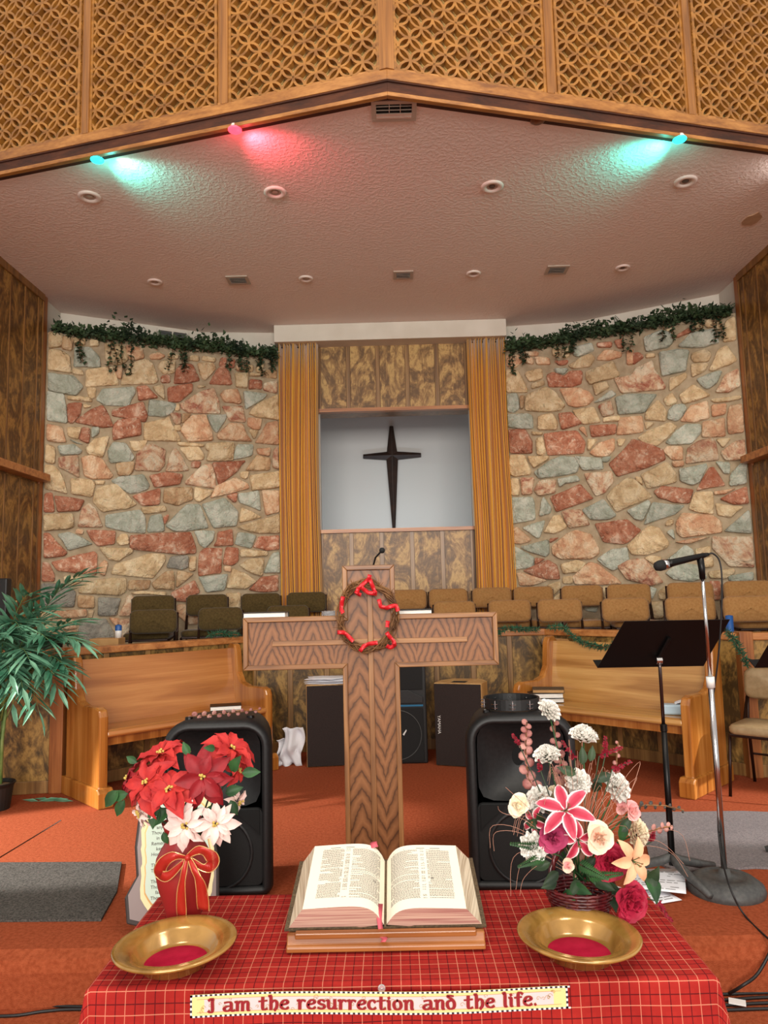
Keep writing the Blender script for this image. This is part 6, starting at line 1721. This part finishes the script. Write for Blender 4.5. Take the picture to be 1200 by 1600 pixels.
# ------------------------------------------------------------------ potted palm
random.seed(31)
PL = thing('potted_palm', 'artificial palm with arching fronds in a black pot on the left', 'plant', (-2.76, 5.20, .2))
MB().lathe([(.001, 0), (.085, 0), (.105, .15), (.12, .175), (.115, .18), (.1, .16), (.001, .15)], 24).build('pot', M['pot'], PL, smooth=False, local=True)
MB().lathe([(.001, .17), (.06, .165), (.10, .155)], 18).build('moss', M['soil'], PL, smooth=True, local=True)
for k in range(5):
    a = k*1.26; MB().tube([(.02*math.cos(a), .02*math.sin(a), .15), (.025*math.cos(a), .025*math.sin(a), .45), (.05*math.cos(a), .04*math.sin(a), .72)], [.016, .013, .009], 8).build('cane', M['palmst'], PL, smooth=True, local=True)
tips = [((50, 935), 5.0), ((128, 905), 5.15), ((118, 975), 5.0), ((128, 1015), 4.95), ((110, 1058), 4.95), ((90, 1085), 4.9), ((60, 1120), 4.85), ((20, 1110), 4.85), ((-20, 950), 5.1), ((-30, 1040), 5.0), ((30, 990), 4.9), ((75, 1010), 4.85), ((60, 960), 5.1), ((10, 1000), 4.8), ((-10, 1080), 4.85), ((95, 1040), 5.2), ((85, 1060), 4.8), ((45, 1040), 4.75), ((70, 985), 5.1), ((15, 1060), 4.75), ((100, 1000), 5.1), ((35, 1085), 4.75), ((-15, 1000), 4.8)]
base = Vector((-2.76, 5.20, .85))
for i, ((px, py), Y) in enumerate(tips):
    tp = at(px, py, Y); st_ = base+Vector((rnd(-.03, .03), rnd(-.03, .03), rnd(-.1, .1))); hgt = rnd(.18, .32)
    pts = []
    for k in range(11):
        s = k/10; p = st_.lerp(tp, s)+Vector((0, 0, hgt*math.sin(math.pi*min(s*.95, 1))*(.9 if tp.z > 1.1 else 1))); pts.append(p)
    fr = MB().tube(pts, [.005-.0004*k for k in range(11)], 5).build('frond', M['palmst'], PL, smooth=True)
    for k in range(15):
        s = .25+.75*k/14; f_ = s*10; j = min(int(f_), 9); p = pts[j].lerp(pts[j+1], f_-j); tg = (pts[j+1]-pts[j]).normalized()
        side = tg.cross(Vector((0, 0, 1))).normalized()
        for sg in (-1, 1):
            if k == 14 and sg == 1: continue
            L = rnd(.19, .26)*(1-.45*max(0, s-.6)); d = (tg*rnd(.7, 1.0)+side*sg*rnd(.6, .9)*(0.15 if k == 14 else 1)+Vector((0, 0, rnd(-.35, .05)))).normalized(); sd_ = d.cross(Vector((rnd(-.3, .3), rnd(-.3, .3), 1))).normalized(); n_ = sd_.cross(d)
            w_ = .0165
            vs = [p, p+d*L*.3+sd_*w_+n_*.002, p+d*L*.7+sd_*w_*.8-n_*.004, p+d*L-n_*.02, p+d*L*.7-sd_*w_*.8-n_*.004, p+d*L*.3-sd_*w_+n_*.002, p+d*L*.5-n_*.006]
            MB().add(vs, [(0, 1, 6), (1, 2, 6), (2, 3, 6), (3, 4, 6), (4, 5, 6), (5, 0, 6)]).build('leaflet', M['palm'], fr)
# fallen leaflets
for i, (px, py) in enumerate(((60, 1252), (78, 1250))):
    c = atz(px, py, .206); m = MB(); leaf_add(m, c, (1, .2-.5*i, .02), (0, 0, 1), .2, .03); leaf_add(m, c, (-1, .3, .02), (0, 0, 1), .14, .025)
    tag(m.build('fallen_leaf', M['palm'], solid=.001), 'fallen palm leaf on the carpet beside the pot, %s one' % ('left' if i == 0 else 'right'), 'leaf', 'fallen palm leaves')
